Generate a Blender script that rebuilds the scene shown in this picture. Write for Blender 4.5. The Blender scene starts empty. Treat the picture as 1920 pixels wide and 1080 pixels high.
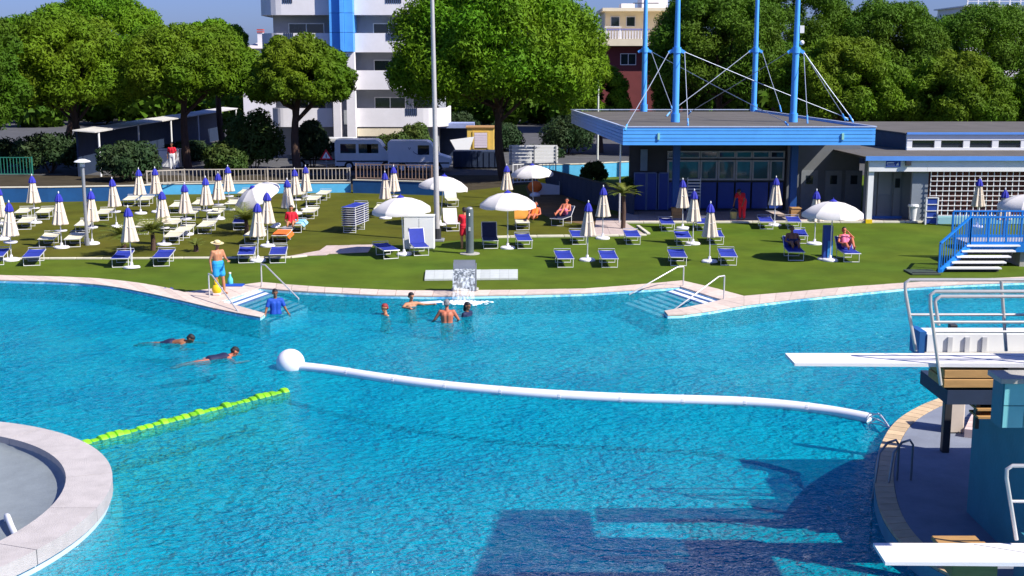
import bpy, bmesh, math, random
import numpy as np
from mathutils import Vector, Matrix
from mathutils.geometry import tessellate_polygon

R = math.radians
random.seed(7)
rng = np.random.default_rng(7)
sc = bpy.context.scene
C = sc.collection

# ------------------------------------------------------------------ camera
FPX, CX, CY, HZ, CH = 2300.0, 960.0, 540.0, 120.0, 7.5
PITCH = math.atan((CY - HZ) / FPX)
cam_d = bpy.data.cameras.new('camera')
cam_d.sensor_width = 36.0
cam_d.lens = FPX / 1920.0 * 36.0
cam_d.clip_end = 3000.0
cam = bpy.data.objects.new('camera', cam_d)
cam.location = (0, 0, CH)
cam.rotation_euler = (math.pi / 2 - PITCH, 0, 0)
C.objects.link(cam)
sc.camera = cam

# ------------------------------------------------------------------ light
SUN_EL = R(44.0)
SUN_AZ = Vector((0.88, -0.475))            # horizontal direction towards the sun
w = bpy.data.worlds.new('World')
sc.world = w
w.use_nodes = True
wn = w.node_tree
bg = wn.nodes['Background']
sky = wn.nodes.new('ShaderNodeTexSky')
sky.sky_type = 'NISHITA'
sky.sun_disc = False
sky.sun_elevation = SUN_EL
sky.sun_rotation = math.atan2(SUN_AZ.x, SUN_AZ.y)
sky.air_density = 1.0
sky.dust_density = 1.0
sky.ozone_density = 4.0
mx = wn.nodes.new('ShaderNodeMix')
mx.data_type = 'RGBA'
mx.blend_type = 'MULTIPLY'
mx.inputs[0].default_value = 1.0
mx.inputs[7].default_value = (0.90, 1.08, 2.0, 1)     # the camera's deep periwinkle rendering of the sky
wn.links.new(sky.outputs[0], mx.inputs[6])
wn.links.new(mx.outputs[2], bg.inputs[0])
bg.inputs[1].default_value = 0.05
sd = bpy.data.lights.new('sun', 'SUN')
sd.energy = 5.0
sd.angle = R(0.5)
sd.color = (1.0, 0.95, 0.86)
sun = bpy.data.objects.new('sun', sd)
sv = Vector((SUN_AZ.x * math.cos(SUN_EL), SUN_AZ.y * math.cos(SUN_EL), math.sin(SUN_EL)))
sun.rotation_euler = sv.to_track_quat('Z', 'Y').to_euler()
sun.location = (30, -20, 60)
C.objects.link(sun)
sc.view_settings.view_transform = 'Standard'
sc.view_settings.look = 'None'
sc.view_settings.exposure = 0.55
sc.view_settings.gamma = 1.0
sc.view_settings.use_curve_mapping = False
sc.render.engine = 'CYCLES'
sc.cycles.transparent_max_bounces = 16
sc.cycles.max_bounces = 8
sc.cycles.volume_bounces = 0
sc.cycles.caustics_reflective = False
sc.cycles.caustics_refractive = False

# ------------------------------------------------------------------ survey helpers
CP, SP = math.cos(PITCH), math.sin(PITCH)
def ray(px, py):
    a = (px - CX) / FPX; b = -(py - CY) / FPX
    return Vector((a, CP + b * SP, b * CP - SP))
def G(px, py, z=0.0):
    """point of the level plane z that the survey photograph shows at px, py"""
    d = ray(px, py); t = (z - CH) / d.z
    return Vector((d.x * t, d.y * t, z))
def V(px, py, Y):
    d = ray(px, py); t = Y / d.y
    return Vector((d.x * t, Y, CH + d.z * t))
def hgt(px, py, base):
    """height at which a vertical through base reaches row py"""
    return V(px, py, base.y).z

# ------------------------------------------------------------------ materials
MATS = {}
def P(name, col, rough=0.6, var=0.12, vs=4.0, bump=0.0, bs=30.0, metal=0.0, spec=0.4, rand=0.0, hue=0.0,
      trans=0.0, stretch=None):
    if name in MATS: return MATS[name]
    m = bpy.data.materials.new(name); m.use_nodes = True
    nt = m.node_tree; n = nt.nodes; l = nt.links
    b = n['Principled BSDF']
    b.inputs['Roughness'].default_value = rough
    b.inputs['Metallic'].default_value = metal
    b.inputs['Specular IOR Level'].default_value = spec
    tc = n.new('ShaderNodeTexCoord')
    mp = n.new('ShaderNodeMapping')
    if stretch: mp.inputs['Scale'].default_value = stretch
    l.new(tc.outputs['Object'], mp.inputs[0])
    nz = n.new('ShaderNodeTexNoise'); nz.inputs['Scale'].default_value = vs
    nz.inputs['Detail'].default_value = 6; nz.inputs['Roughness'].default_value = 0.65
    l.new(mp.outputs[0], nz.inputs[0])
    hs = n.new('ShaderNodeHueSaturation')
    hs.inputs['Color'].default_value = (*col, 1)
    mr = n.new('ShaderNodeMapRange')
    mr.inputs[1].default_value = 0.25; mr.inputs[2].default_value = 0.75
    mr.inputs[3].default_value = 1 - var; mr.inputs[4].default_value = 1 + var
    l.new(nz.outputs[0], mr.inputs[0])
    val = mr.outputs[0]
    if rand > 0:
        oi = n.new('ShaderNodeObjectInfo')
        m2 = n.new('ShaderNodeMapRange')
        m2.inputs[3].default_value = 1 - rand; m2.inputs[4].default_value = 1 + rand
        l.new(oi.outputs['Random'], m2.inputs[0])
        mm = n.new('ShaderNodeMath'); mm.operation = 'MULTIPLY'
        l.new(val, mm.inputs[0]); l.new(m2.outputs[0], mm.inputs[1]); val = mm.outputs[0]
    l.new(val, hs.inputs['Value'])
    if hue > 0:
        mh = n.new('ShaderNodeMapRange')
        mh.inputs[1].default_value = 0.3; mh.inputs[2].default_value = 0.7
        mh.inputs[3].default_value = 0.5 - hue; mh.inputs[4].default_value = 0.5 + hue
        nh = n.new('ShaderNodeTexNoise'); nh.inputs['Scale'].default_value = vs * 0.37
        l.new(tc.outputs['Object'], nh.inputs[0]); l.new(nh.outputs[0], mh.inputs[0])
        l.new(mh.outputs[0], hs.inputs['Hue'])
    l.new(hs.outputs[0], b.inputs['Base Color'])
    if bump > 0:
        bn = n.new('ShaderNodeTexNoise'); bn.inputs['Scale'].default_value = bs
        bn.inputs['Detail'].default_value = 5
        l.new(mp.outputs[0], bn.inputs[0])
        bm_ = n.new('ShaderNodeBump'); bm_.inputs['Strength'].default_value = bump
        bm_.inputs['Distance'].default_value = 0.02
        l.new(bn.outputs[0], bm_.inputs['Height']); l.new(bm_.outputs[0], b.inputs['Normal'])
    if trans > 0:
        tr = n.new('ShaderNodeBsdfTranslucent'); l.new(hs.outputs[0], tr.inputs[0])
        ms = n.new('ShaderNodeMixShader'); ms.inputs[0].default_value = trans
        l.new(b.outputs[0], ms.inputs[1]); l.new(tr.outputs[0], ms.inputs[2])
        l.new(ms.outputs[0], n['Material Output'].inputs[0])
    MATS[name] = m
    return m

GRASS = P('lawn_grass', (0.082, 0.128, 0.010), 0.9, 0.30, 0.55, 0.6, 45, spec=0.1, hue=0.012)
GRASS2 = P('upper_lawn_grass', (0.088, 0.092, 0.009), 0.9, 0.34, 0.5, 0.6, 45, spec=0.1, hue=0.02)
EARTH = P('bare_earth', (0.16, 0.10, 0.05), 0.95, 0.3, 1.2, 0.5, 20, spec=0.1)
ASPH = P('asphalt', (0.09, 0.09, 0.095), 0.9, 0.25, 0.6, 0.4, 60, spec=0.2)
COPE = P('coping_stone', (0.62, 0.50, 0.42), 0.75, 0.16, 3.0, 0.35, 40, rand=0.10)
PAVE = P('terrace_paving', (0.50, 0.40, 0.36), 0.8, 0.15, 2.0, 0.3, 30, rand=0.08)
GROUT = P('grout', (0.22, 0.18, 0.16), 0.9, 0.2, 5)
KERB = P('kerb_concrete', (0.62, 0.58, 0.46), 0.85, 0.15, 3, 0.3, 30, rand=0.06)
CONC = P('pale_concrete', (0.42, 0.40, 0.36), 0.85, 0.2, 2.2, 0.5, 35, rand=0.05)
RIMC = P('tub_concrete', (0.47, 0.43, 0.41), 0.85, 0.16, 2.6, 0.6, 50, rand=0.04)
GREYIN = P('tub_lining', (0.23, 0.26, 0.27), 0.6, 0.15, 2, 0.2, 20)
WHITE = P('white_paint', (0.80, 0.80, 0.79), 0.45, 0.05, 2)
WALLW = P('white_render', (0.78, 0.75, 0.76), 0.8, 0.07, 0.8, 0.2, 30)
CREAM = P('cream_render', (0.75, 0.66, 0.48), 0.8, 0.08, 0.9)
PLASTW = P('white_plastic', (0.82, 0.80, 0.84), 0.35, 0.05, 3)
BLUEF = P('fascia_blue', (0.10, 0.40, 0.93), 0.45, 0.10, 1.5, rand=0.07)
BLUEM = P('mast_blue', (0.09, 0.39, 0.90), 0.4, 0.08, 2)
BLUEB = P('bridge_blue', (0.01, 0.17, 0.55), 0.4, 0.12, 2)
BLUEP = P('panel_blue', (0.018, 0.055, 0.30), 0.5, 0.12, 2)
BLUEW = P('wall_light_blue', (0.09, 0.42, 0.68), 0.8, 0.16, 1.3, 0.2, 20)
NAVY = P('navy_board', (0.02, 0.035, 0.075), 0.7, 0.2, 2)
ROOFG = P('roof_felt', (0.105, 0.095, 0.085), 0.9, 0.22, 0.7, 0.4, 18)
TEAL = P('teal_tile', (0.20, 0.55, 0.56), 0.45, 0.07, 3, rand=0.06)
TEALD = P('tower_paint', (0.035, 0.19, 0.25), 0.6, 0.18, 1.4, 0.2, 15)
STEEL = P('steel', (0.62, 0.60, 0.58), 0.35, 0.08, 5, metal=0.35)
ALU = P('aluminium', (0.72, 0.72, 0.72), 0.4, 0.08, 5, metal=0.35)
GALV = P('galvanised', (0.33, 0.34, 0.36), 0.5, 0.12, 4, metal=0.4)
DARK = P('dark_metal', (0.035, 0.036, 0.04), 0.5, 0.2, 4)
WOOD = P('ochre_wood', (0.45, 0.25, 0.09), 0.7, 0.2, 2.5, 0.2, 20, rand=0.1, stretch=(1, 6, 6))
BRICK = P('dark_brick', (0.09, 0.028, 0.022), 0.85, 0.35, 5, 0.3, 15)
FABB = P('blue_sling', (0.018, 0.035, 0.30), 0.75, 0.12, 8, 0.1, 80, rand=0.12)
FABW = P('cream_sling', (0.72, 0.66, 0.46), 0.75, 0.10, 8, 0.1, 80, rand=0.08)
CANW = P('cream_canvas', (0.70, 0.60, 0.48), 0.8, 0.10, 6, 0.1, 40, rand=0.06)
CANO = P('white_canvas', (0.80, 0.76, 0.72), 0.75, 0.06, 3, 0.1, 30, trans=0.15)
CAPB = P('cap_blue', (0.025, 0.03, 0.36), 0.7, 0.15, 8, rand=0.1)
SKIN = P('skin_tan', (0.46, 0.20, 0.10), 0.55, 0.10, 9)
SKIN2 = P('skin_red', (0.50, 0.15, 0.08), 0.55, 0.10, 9)
SKIN3 = P('skin_brown', (0.24, 0.10, 0.05), 0.55, 0.12, 9)
HAIRD = P('hair_dark', (0.014, 0.011, 0.012), 0.6, 0.3, 30, 0.4, 90)
HAIRG = P('hair_grey', (0.20, 0.19, 0.19), 0.6, 0.3, 30, 0.4, 90)
RED = P('red_cloth', (0.62, 0.01, 0.03), 0.75, 0.15, 8)
SHORT = P('azure_cloth', (0.02, 0.30, 0.62), 0.75, 0.15, 8)
NAVC = P('navy_cloth', (0.012, 0.018, 0.06), 0.7, 0.2, 8)
ROYAL = P('royal_cloth', (0.01, 0.07, 0.42), 0.7, 0.15, 8)
STRAW = P('straw', (0.75, 0.62, 0.34), 0.8, 0.12, 20, 0.3, 60)
YEL = P('yellow_plastic', (0.80, 0.55, 0.01), 0.45, 0.1, 8)
YELW = P('kiosk_yellow', (0.72, 0.48, 0.10), 0.7, 0.1, 2)
ORA = P('orange_cloth', (0.85, 0.16, 0.02), 0.75, 0.12, 8)
OCHC = P('ochre_cloth', (0.55, 0.24, 0.03), 0.75, 0.12, 8)
PINK = P('pink_cloth', (0.70, 0.16, 0.30), 0.75, 0.12, 8)
PALEP = P('pale_towel', (0.74, 0.58, 0.56), 0.8, 0.12, 8)
SKYT = P('sky_towel', (0.28, 0.62, 0.78), 0.8, 0.12, 8)
GREENF = P('lane_green', (0.20, 0.58, 0.012), 0.5, 0.45, 5, rand=0.35)
BARK = P('pine_bark', (0.085, 0.05, 0.036), 0.95, 0.4, 3, 0.8, 10, stretch=(3, 3, 0.7))
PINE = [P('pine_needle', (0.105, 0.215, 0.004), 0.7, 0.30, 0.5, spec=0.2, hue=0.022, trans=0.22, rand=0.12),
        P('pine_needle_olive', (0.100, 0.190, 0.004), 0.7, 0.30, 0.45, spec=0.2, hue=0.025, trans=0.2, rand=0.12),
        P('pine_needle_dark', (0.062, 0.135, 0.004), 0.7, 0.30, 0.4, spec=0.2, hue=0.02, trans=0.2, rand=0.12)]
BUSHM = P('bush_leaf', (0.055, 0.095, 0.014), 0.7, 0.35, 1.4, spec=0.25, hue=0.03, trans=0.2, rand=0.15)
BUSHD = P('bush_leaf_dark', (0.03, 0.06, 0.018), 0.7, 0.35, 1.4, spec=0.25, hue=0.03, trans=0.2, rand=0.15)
PALM = P('palm_leaf', (0.13, 0.16, 0.02), 0.6, 0.3, 3, spec=0.3, hue=0.03, trans=0.15)
TYRE = P('tyre', (0.02, 0.02, 0.02), 0.85, 0.2, 6)
def glass(name, col, rough=0.05):
    m = P(name, col, rough, 0.1, 1.0, spec=0.9); return m
GLASS = glass('dark_glass', (0.018, 0.028, 0.036))
GLASSC = glass('glass_reflect_cyan', (0.05, 0.12, 0.14))  # cyan in the pane colour imitates the pool's reflection

# ------------------------------------------------------------------ mesh builder
def link(o, parent=None):
    C.objects.link(o)
    if parent is not None: o.parent = parent
    return o
def tag(o, label=None, cat=None, group=None, kind=None):
    if label: o['label'] = label
    if cat: o['category'] = cat
    if group: o['group'] = group
    if kind: o['kind'] = kind
    return o
def thing(name, loc, label, cat, group=None, rz=0.0):
    o = bpy.data.objects.new(name, None)
    o.empty_display_size = 0.2
    o.location = loc; o.rotation_euler = (0, 0, rz)
    link(o); tag(o, label, cat, group)
    return o
class MB:
    def __init__(s): s.v = []; s.f = []; s.off = Vector((0, 0, 0)); s.smooth = False
    def add(s, vs, fs):
        k = len(s.v)
        s.v.extend([tuple(v) for v in vs]); s.f.extend([tuple(i + k for i in f) for f in fs]); return s
    def box(s, a, b, rot=0.0, piv=None):
        x0, y0, z0 = a; x1, y1, z1 = b
        vs = [Vector(p) for p in ((x0, y0, z0), (x1, y0, z0), (x1, y1, z0), (x0, y1, z0), (x0, y0, z1), (x1, y0, z1), (x1, y1, z1), (x0, y1, z1))]
        if rot:
            pv = Vector(piv) if piv else (vs[0] + vs[6]) / 2
            M = Matrix.Rotation(rot, 3, 'Z'); vs = [M @ (v - pv) + pv for v in vs]
        return s.add(vs, [(3, 2, 1, 0), (4, 5, 6, 7), (0, 1, 5, 4), (1, 2, 6, 5), (2, 3, 7, 6), (3, 0, 4, 7)])
    def bbox(s, a, b, bev=0.01):
        """box with chamfered edges"""
        bm = bmesh.new(); bmesh.ops.create_cube(bm, size=1)
        for v in bm.verts:
            v.co = Vector(((a[0] + b[0]) / 2 + v.co.x * (b[0] - a[0]), (a[1] + b[1]) / 2 + v.co.y * (b[1] - a[1]), (a[2] + b[2]) / 2 + v.co.z * (b[2] - a[2])))
        bmesh.ops.bevel(bm, geom=bm.edges[:], offset=bev, segments=1, affect='EDGES')
        bm.verts.ensure_lookup_table()
        s.add([v.co.copy() for v in bm.verts], [[v.index for v in f.verts] for f in bm.faces]); bm.free(); return s
    def prism(s, pts, z0, z1):
        """pts: list of (x, y) ccw; z0 / z1 number or list"""
        n = len(pts)
        zb = z0 if isinstance(z0, (list, tuple)) else [z0] * n
        zt = z1 if isinstance(z1, (list, tuple)) else [z1] * n
        a = sum(pts[i][0] * pts[(i + 1) % n][1] - pts[(i + 1) % n][0] * pts[i][1] for i in range(n))
        if a < 0: pts = list(pts)[::-1]; zb = zb[::-1]; zt = zt[::-1]
        vs = [(p[0], p[1], z) for p, z in zip(pts, zb)] + [(p[0], p[1], z) for p, z in zip(pts, zt)]
        tri = tessellate_polygon([[Vector((p[0], p[1], 0)) for p in pts]])
        fs = []
        for t in tri:
            t = list(t)
            p, q, r = [pts[i] for i in t]
            if (q[0] - p[0]) * (r[1] - p[1]) - (q[1] - p[1]) * (r[0] - p[0]) < 0: t = t[::-1]
            fs.append(tuple(i + n for i in t)); fs.append(tuple(t[::-1]))
        for i in range(n): j = (i + 1) % n; fs.append((i, j, j + n, i + n))
        return s.add(vs, fs)
    def bar(s, p, q, wd, ht=None, up=(0, 0, 1)):
        """rectangular bar from p to q"""
        ht = ht or wd; p = Vector(p); q = Vector(q); d = (q - p).normalized(); u = Vector(up)
        if abs(d.dot(u)) > 0.98: u = Vector((0, 1, 0))
        x = d.cross(u).normalized(); y = x.cross(d).normalized()
        vs = []
        for c in (p, q):
            for i, j in ((-1, -1), (1, -1), (1, 1), (-1, 1)): vs.append(c + x * i * wd / 2 + y * j * ht / 2)
        return s.add(vs, [(0, 1, 2, 3), (7, 6, 5, 4), (0, 4, 5, 1), (1, 5, 6, 2), (2, 6, 7, 3), (3, 7, 4, 0)])
    def tube(s, pts, r, n=8, closed=False):
        pts = [Vector(p) for p in pts]; m = len(pts)
        rs = r if isinstance(r, (list, tuple)) else [r] * m
        rings = []; pu = None
        for i, p in enumerate(pts):
            a = pts[(i - 1) % m] if (i > 0 or closed) else p
            b = pts[(i + 1) % m] if (i < m - 1 or closed) else p
            d = (b - a).normalized()
            if pu is None:
                pu = Vector((0, 0, 1)) if abs(d.z) < 0.9 else Vector((1, 0, 0))
            x = d.cross(pu)
            if x.length < 1e-5: x = d.cross(Vector((0, 1, 0)))
            x.normalize(); y = x.cross(d).normalized(); pu = y
            rings.append([p + (x * math.cos(2 * math.pi * k / n) + y * math.sin(2 * math.pi * k / n)) * rs[i] for k in range(n)])
        vs = [v for rg in rings for v in rg]; fs = []
        mm = m if closed else m - 1
        for i in range(mm):
            for k in range(n):
                a = i * n + k; b = i * n + (k + 1) % n; c = ((i + 1) % m) * n + (k + 1) % n; d = ((i + 1) % m) * n + k
                fs.append((a, d, c, b))
        if not closed:
            fs.append(tuple(range(n))); fs.append(tuple(range((m - 1) * n, m * n))[::-1])
        return s.add(vs, fs)
    def lathe(s, prof, n=24, c=(0, 0, 0), pleat=0.0, np_=8, a0=0.0, a1=2 * math.pi):
        c = Vector(c); full = abs(a1 - a0 - 2 * math.pi) < 1e-6; m = len(prof)
        cnt = n if full else n + 1; vs = []; fs = []
        for (r, z) in prof:
            for k in range(cnt):
                a = a0 + (a1 - a0) * k / n
                rr = r * (1 + pleat * math.cos(np_ * a)); vs.append(c + Vector((rr * math.cos(a), rr * math.sin(a), z)))
        for i in range(m - 1):
            for k in range(n):
                k2 = (k + 1) % cnt
                fs.append((i * cnt + k, i * cnt + k2, (i + 1) * cnt + k2, (i + 1) * cnt + k))
        return s.add(vs, fs)
    def ball(s, c, rad, n=14, m=9):
        c = Vector(c); rad = Vector(rad) if hasattr(rad, '__len__') else Vector((rad,) * 3); vs = []; fs = []
        for i in range(m + 1):
            t = math.pi * i / m
            for k in range(n):
                a = 2 * math.pi * k / n
                vs.append(c + Vector((rad.x * math.sin(t) * math.cos(a), rad.y * math.sin(t) * math.sin(a), -rad.z * math.cos(t))))
        for i in range(m):
            for k in range(n): fs.append((i * n + k, i * n + (k + 1) % n, (i + 1) * n + (k + 1) % n, (i + 1) * n + k))
        return s.add(vs, fs)
    def mesh(s, name, mat, smooth=False, off=None):
        me = bpy.data.meshes.new(name)
        o = Vector(off) if off is not None else Vector((0, 0, 0))
        me.from_pydata([(v[0] - o.x, v[1] - o.y, v[2] - o.z) for v in s.v], [], s.f)
        me.validate()
        if smooth: me.polygons.foreach_set('use_smooth', [True] * len(me.polygons))
        me.materials.append(mat); me.update()
        if smooth: me.set_sharp_from_angle(angle=R(50))
        return me
    def build(s, name, mat, parent=None, world=False, smooth=False, loc=None):
        """world: coordinates are world ones; shift them to the parent's (unrotated) origin"""
        off = None
        if world and parent is not None:
            off = Vector(parent.location); pp = parent.parent
            while pp is not None: off += pp.location; pp = pp.parent
        o = bpy.data.objects.new(name, s.mesh(name, mat, smooth, off))
        if loc is not None: o.location = loc
        return link(o, parent)
def one(name, mb, mat, label, cat, group=None, smooth=False, base=None):
    """a thing made of a single mesh, origin at base"""
    o = bpy.data.objects.new(name, mb.mesh(name, mat, smooth, base))
    if base is not None: o.location = base
    link(o); return tag(o, label, cat, group)
def struct(name, mb, mat, smooth=False):
    o = mb.build(name, mat, smooth=smooth); o['kind'] = 'structure'; return o
def dup(root, loc, rz=0.0, label=None, group=None, scale=1.0, skip=()):
    r = root.copy(); C.objects.link(r); r.location = loc; r.rotation_euler = (0, 0, rz); r.scale = (scale,) * 3
    if label: r['label'] = label
    if group: r['group'] = group
    for ch in root.children:
        if ch.name.split('.')[0] in skip: continue
        c = ch.copy(); C.objects.link(c); c.parent = r
        for g in ch.children:
            d = g.copy(); C.objects.link(d); d.parent = c
    return r
def lerp(a, b, t): return a + (b - a) * t
def resample(pts, n):
    pts = [Vector(p) for p in pts]; L = [0]
    for a, b in zip(pts, pts[1:]): L.append(L[-1] + (b - a).length)
    out = []
    for i in range(n):
        t = L[-1] * i / (n - 1); k = 0
        while k < len(L) - 2 and L[k + 1] < t: k += 1
        out.append(lerp(pts[k], pts[k + 1], (t - L[k]) / max(1e-9, L[k + 1] - L[k])))
    return out
def plen(pts): return sum((Vector(b) - Vector(a)).length for a, b in zip(pts, pts[1:]))
def smooth_line(pts, it=2):
    pts = [Vector(p) for p in pts]
    for _ in range(it):
        q = [pts[0]]
        for a, b in zip(pts, pts[1:]): q += [lerp(a, b, .25), lerp(a, b, .75)]
        pts = q + [pts[-1]]
    return pts
# ================================================================== POOL AND GROUND
WATER_Z = -0.07
def GL(lst, z=0.0): return [G(x, y, z) for x, y in lst]
in_left = smooth_line(GL([(-80, 524), (0, 527), (100, 529), (200, 536), (300, 556), (400, 580)]))
spur_l_out = GL([(400, 580), (455, 591), (488, 597)])
spur_l_in = GL([(415, 567), (460, 579), (497, 590)])
top_l = GL([(415, 567), (488, 542)])
in_mid = GL([(488, 542), (560, 548), (620, 551), (700, 555), (800, 557), (900, 556), (1000, 554), (1100, 551), (1180, 546), (1275, 539)])
top_r = GL([(1275, 539), (1352, 564)])
spur_r_in = GL([(1352, 564), (1300, 576), (1245, 585)])
spur_r_out = GL([(1395, 574), (1330, 585), (1280, 592), (1252, 593)])
in_right = GL([(1395, 574), (1500, 561), (1600, 551), (1700, 541), (1800, 535), (1920, 530), (2100, 525)])
out_left = smooth_line(GL([(-80, 514), (0, 518), (100, 520), (200, 524), (300, 538), (345, 550)]))
out_top_l = GL([(345, 550), (490, 531)])
out_mid = GL([(490, 531), (560, 537), (620, 541), (740, 546), (800, 547), (900, 546), (1000, 545), (1100, 543), (1180, 537), (1280, 528)])
out_top_r = GL([(1280, 528), (1340, 542), (1395, 557)])
out_right = GL([(1395, 557), (1500, 548), (1600, 539), (1700, 532), (1800, 526), (1920, 521), (2100, 515)])

outline = in_left + spur_l_out[1:] + spur_l_in[::-1] + top_l[1:] + in_mid[1:] + top_r[1:] + spur_r_in[1:] + spur_r_out[::-1] + in_right[0:]
# drop duplicate points
ol = []
for p in outline:
    if not ol or (p - ol[-1]).length > 0.02: ol.append(p)
ol += [Vector((31, 41, 0)), Vector((31, 8, 0)), Vector((-27, 8, 0)), Vector((-27, ol[0].y, 0))]
POOL = [(p.x, p.y) for p in ol]

# lawn: one sheet to the horizon with the pool cut out
outer = [Vector((-900, -60, 0)), Vector((900, -60, 0)), Vector((900, 1500, 0)), Vector((-900, 1500, 0))]
hole = [Vector((x, y, 0)) for x, y in POOL]
allp = outer + hole
tri = tessellate_polygon([outer, hole])
mb = MB(); fs = []
for t in tri:
    a, b, c = [allp[i] for i in t]
    fs.append(t if (b - a).cross(c - a).z > 0 else t[::-1])
mb.add(allp, fs)
struct('lawn', mb, GRASS)

# pool wall and floor
TILE = bpy.data.materials.new('caustic_mottle'); TILE.use_nodes = True  # blotches in the tile colour stand in for caustics and refraction
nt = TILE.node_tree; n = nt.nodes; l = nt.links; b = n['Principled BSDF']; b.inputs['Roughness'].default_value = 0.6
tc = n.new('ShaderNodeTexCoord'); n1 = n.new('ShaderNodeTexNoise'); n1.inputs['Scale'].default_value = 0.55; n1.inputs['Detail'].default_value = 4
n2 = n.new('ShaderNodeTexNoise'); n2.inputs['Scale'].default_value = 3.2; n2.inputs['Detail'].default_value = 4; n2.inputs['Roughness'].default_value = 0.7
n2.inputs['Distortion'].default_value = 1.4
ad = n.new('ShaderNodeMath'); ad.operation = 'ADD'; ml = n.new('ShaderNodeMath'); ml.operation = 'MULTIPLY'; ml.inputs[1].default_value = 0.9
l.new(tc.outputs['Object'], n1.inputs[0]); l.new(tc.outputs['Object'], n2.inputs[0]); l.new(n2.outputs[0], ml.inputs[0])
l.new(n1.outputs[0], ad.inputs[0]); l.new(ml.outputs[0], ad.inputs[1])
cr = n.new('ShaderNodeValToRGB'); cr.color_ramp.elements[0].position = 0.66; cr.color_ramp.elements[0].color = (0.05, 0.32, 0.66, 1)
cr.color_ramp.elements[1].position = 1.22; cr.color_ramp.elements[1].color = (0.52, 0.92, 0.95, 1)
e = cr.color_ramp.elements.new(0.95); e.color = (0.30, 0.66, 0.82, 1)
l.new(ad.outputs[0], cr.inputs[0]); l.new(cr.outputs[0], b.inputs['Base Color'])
def depth(x, y):
    t = min(1, max(0, (35.5 - y) / 11.0)); t = t * t * (3 - 2 * t)
    u = min(1, max(0, (x + 13) / 10.0)); u = 0.45 + 0.55 * u * u * (3 - 2 * u)
    return 0.62 + 0.95 * t * u
mb = MB(); nx, ny = 60, 44
for j in range(ny + 1):
    for i in range(nx + 1):
        x = -29 + 62 * i / nx; y = 6 + 44 * j / ny
        mb.v.append((x, y, -depth(x, y)))
for j in range(ny):
    for i in range(nx):
        a = j * (nx + 1) + i; mb.f.append((a, a + 1, a + nx + 2, a + nx + 1))
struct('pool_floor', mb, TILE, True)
mb = MB(); N = len(POOL)
for i in range(N):
    j = (i + 1) % N; (x0, y0), (x1, y1) = POOL[i], POOL[j]
    mb.add([(x0, y0, -0.001), (x1, y1, -0.001), (x1, y1, -4), (x0, y0, -4)], [(0, 1, 2, 3)])
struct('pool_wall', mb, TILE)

# water: closed body, clear surface with ripples, absorbing volume
WAT = bpy.data.materials.new('pool_water'); WAT.use_nodes = True
nt = WAT.node_tree; n = nt.nodes; l = nt.links; n.remove(n['Principled BSDF']); out = n['Material Output']
tc = n.new('ShaderNodeTexCoord')
def rip(scale, detail, dist, sx, sy):
    mp = n.new('ShaderNodeMapping'); mp.inputs['Scale'].default_value = (sx, sy, 1); mp.inputs['Rotation'].default_value = (0, 0, 0.35)
    l.new(tc.outputs['Object'], mp.inputs[0])
    t = n.new('ShaderNodeTexNoise'); t.inputs['Scale'].default_value = scale; t.inputs['Detail'].default_value = detail
    t.inputs['Distortion'].default_value = dist; l.new(mp.outputs[0], t.inputs[0]); return t.outputs[0]
r1 = rip(1.1, 3, 0.6, 1.0, 1.3); r2 = rip(4.2, 3, 0.8, 0.9, 1.25); r3 = rip(13, 2, 0.3, 0.9, 1.2)
def mth(op, a, bb):
    k = n.new('ShaderNodeMath'); k.operation = op
    for i, q in enumerate((a, bb)):
        if isinstance(q, (int, float)): k.inputs[i].default_value = q
        else: l.new(q, k.inputs[i])
    return k.outputs[0]
hsum = mth('ADD', mth('MULTIPLY', r1, 0.20), mth('ADD', mth('MULTIPLY', r2, 0.30), mth('MULTIPLY', r3, 0.095)))
bp = n.new('ShaderNodeBump'); bp.inputs['Strength'].default_value = 1.0; bp.inputs['Distance'].default_value = 1.0
l.new(hsum, bp.inputs['Height'])
fr = n.new('ShaderNodeFresnel'); fr.inputs['IOR'].default_value = 1.33; l.new(bp.outputs[0], fr.inputs['Normal'])
gl = n.new('ShaderNodeBsdfGlossy'); gl.inputs['Roughness'].default_value = 0.03; l.new(bp.outputs[0], gl.inputs['Normal'])
tr = n.new('ShaderNodeBsdfTransparent'); tr.inputs[0].default_value = (0.93, 0.985, 1, 1)
ms = n.new('ShaderNodeMixShader'); l.new(mth('MULTIPLY', fr.outputs[0], 0.50), ms.inputs[0]); l.new(tr.outputs[0], ms.inputs[1]); l.new(gl.outputs[0], ms.inputs[2])
df = n.new('ShaderNodeBsdfDiffuse'); df.inputs[0].default_value = (0.002, 0.37, 0.50, 1); l.new(bp.outputs[0], df.inputs['Normal'])
mb2 = n.new('ShaderNodeMixShader'); mb2.inputs[0].default_value = 0.54      # cloudiness of busy pool water
l.new(tr.outputs[0], mb2.inputs[1]); l.new(df.outputs[0], mb2.inputs[2]); l.new(mb2.outputs[0], ms.inputs[1])
l.new(ms.outputs[0], out.inputs['Surface'])
va = n.new('ShaderNodeVolumeAbsorption')
SIG = (0.90, 0.115, 0.05); dn = 0.92
va.inputs['Color'].default_value = (1 - SIG[0] / dn, 1 - SIG[1] / dn, 1 - SIG[2] / dn, 1); va.inputs['Density'].default_value = dn
l.new(va.outputs[0], out.inputs['Volume'])
struct('pool_water', MB().prism(POOL, -4.5, WATER_Z), WAT)

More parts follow.
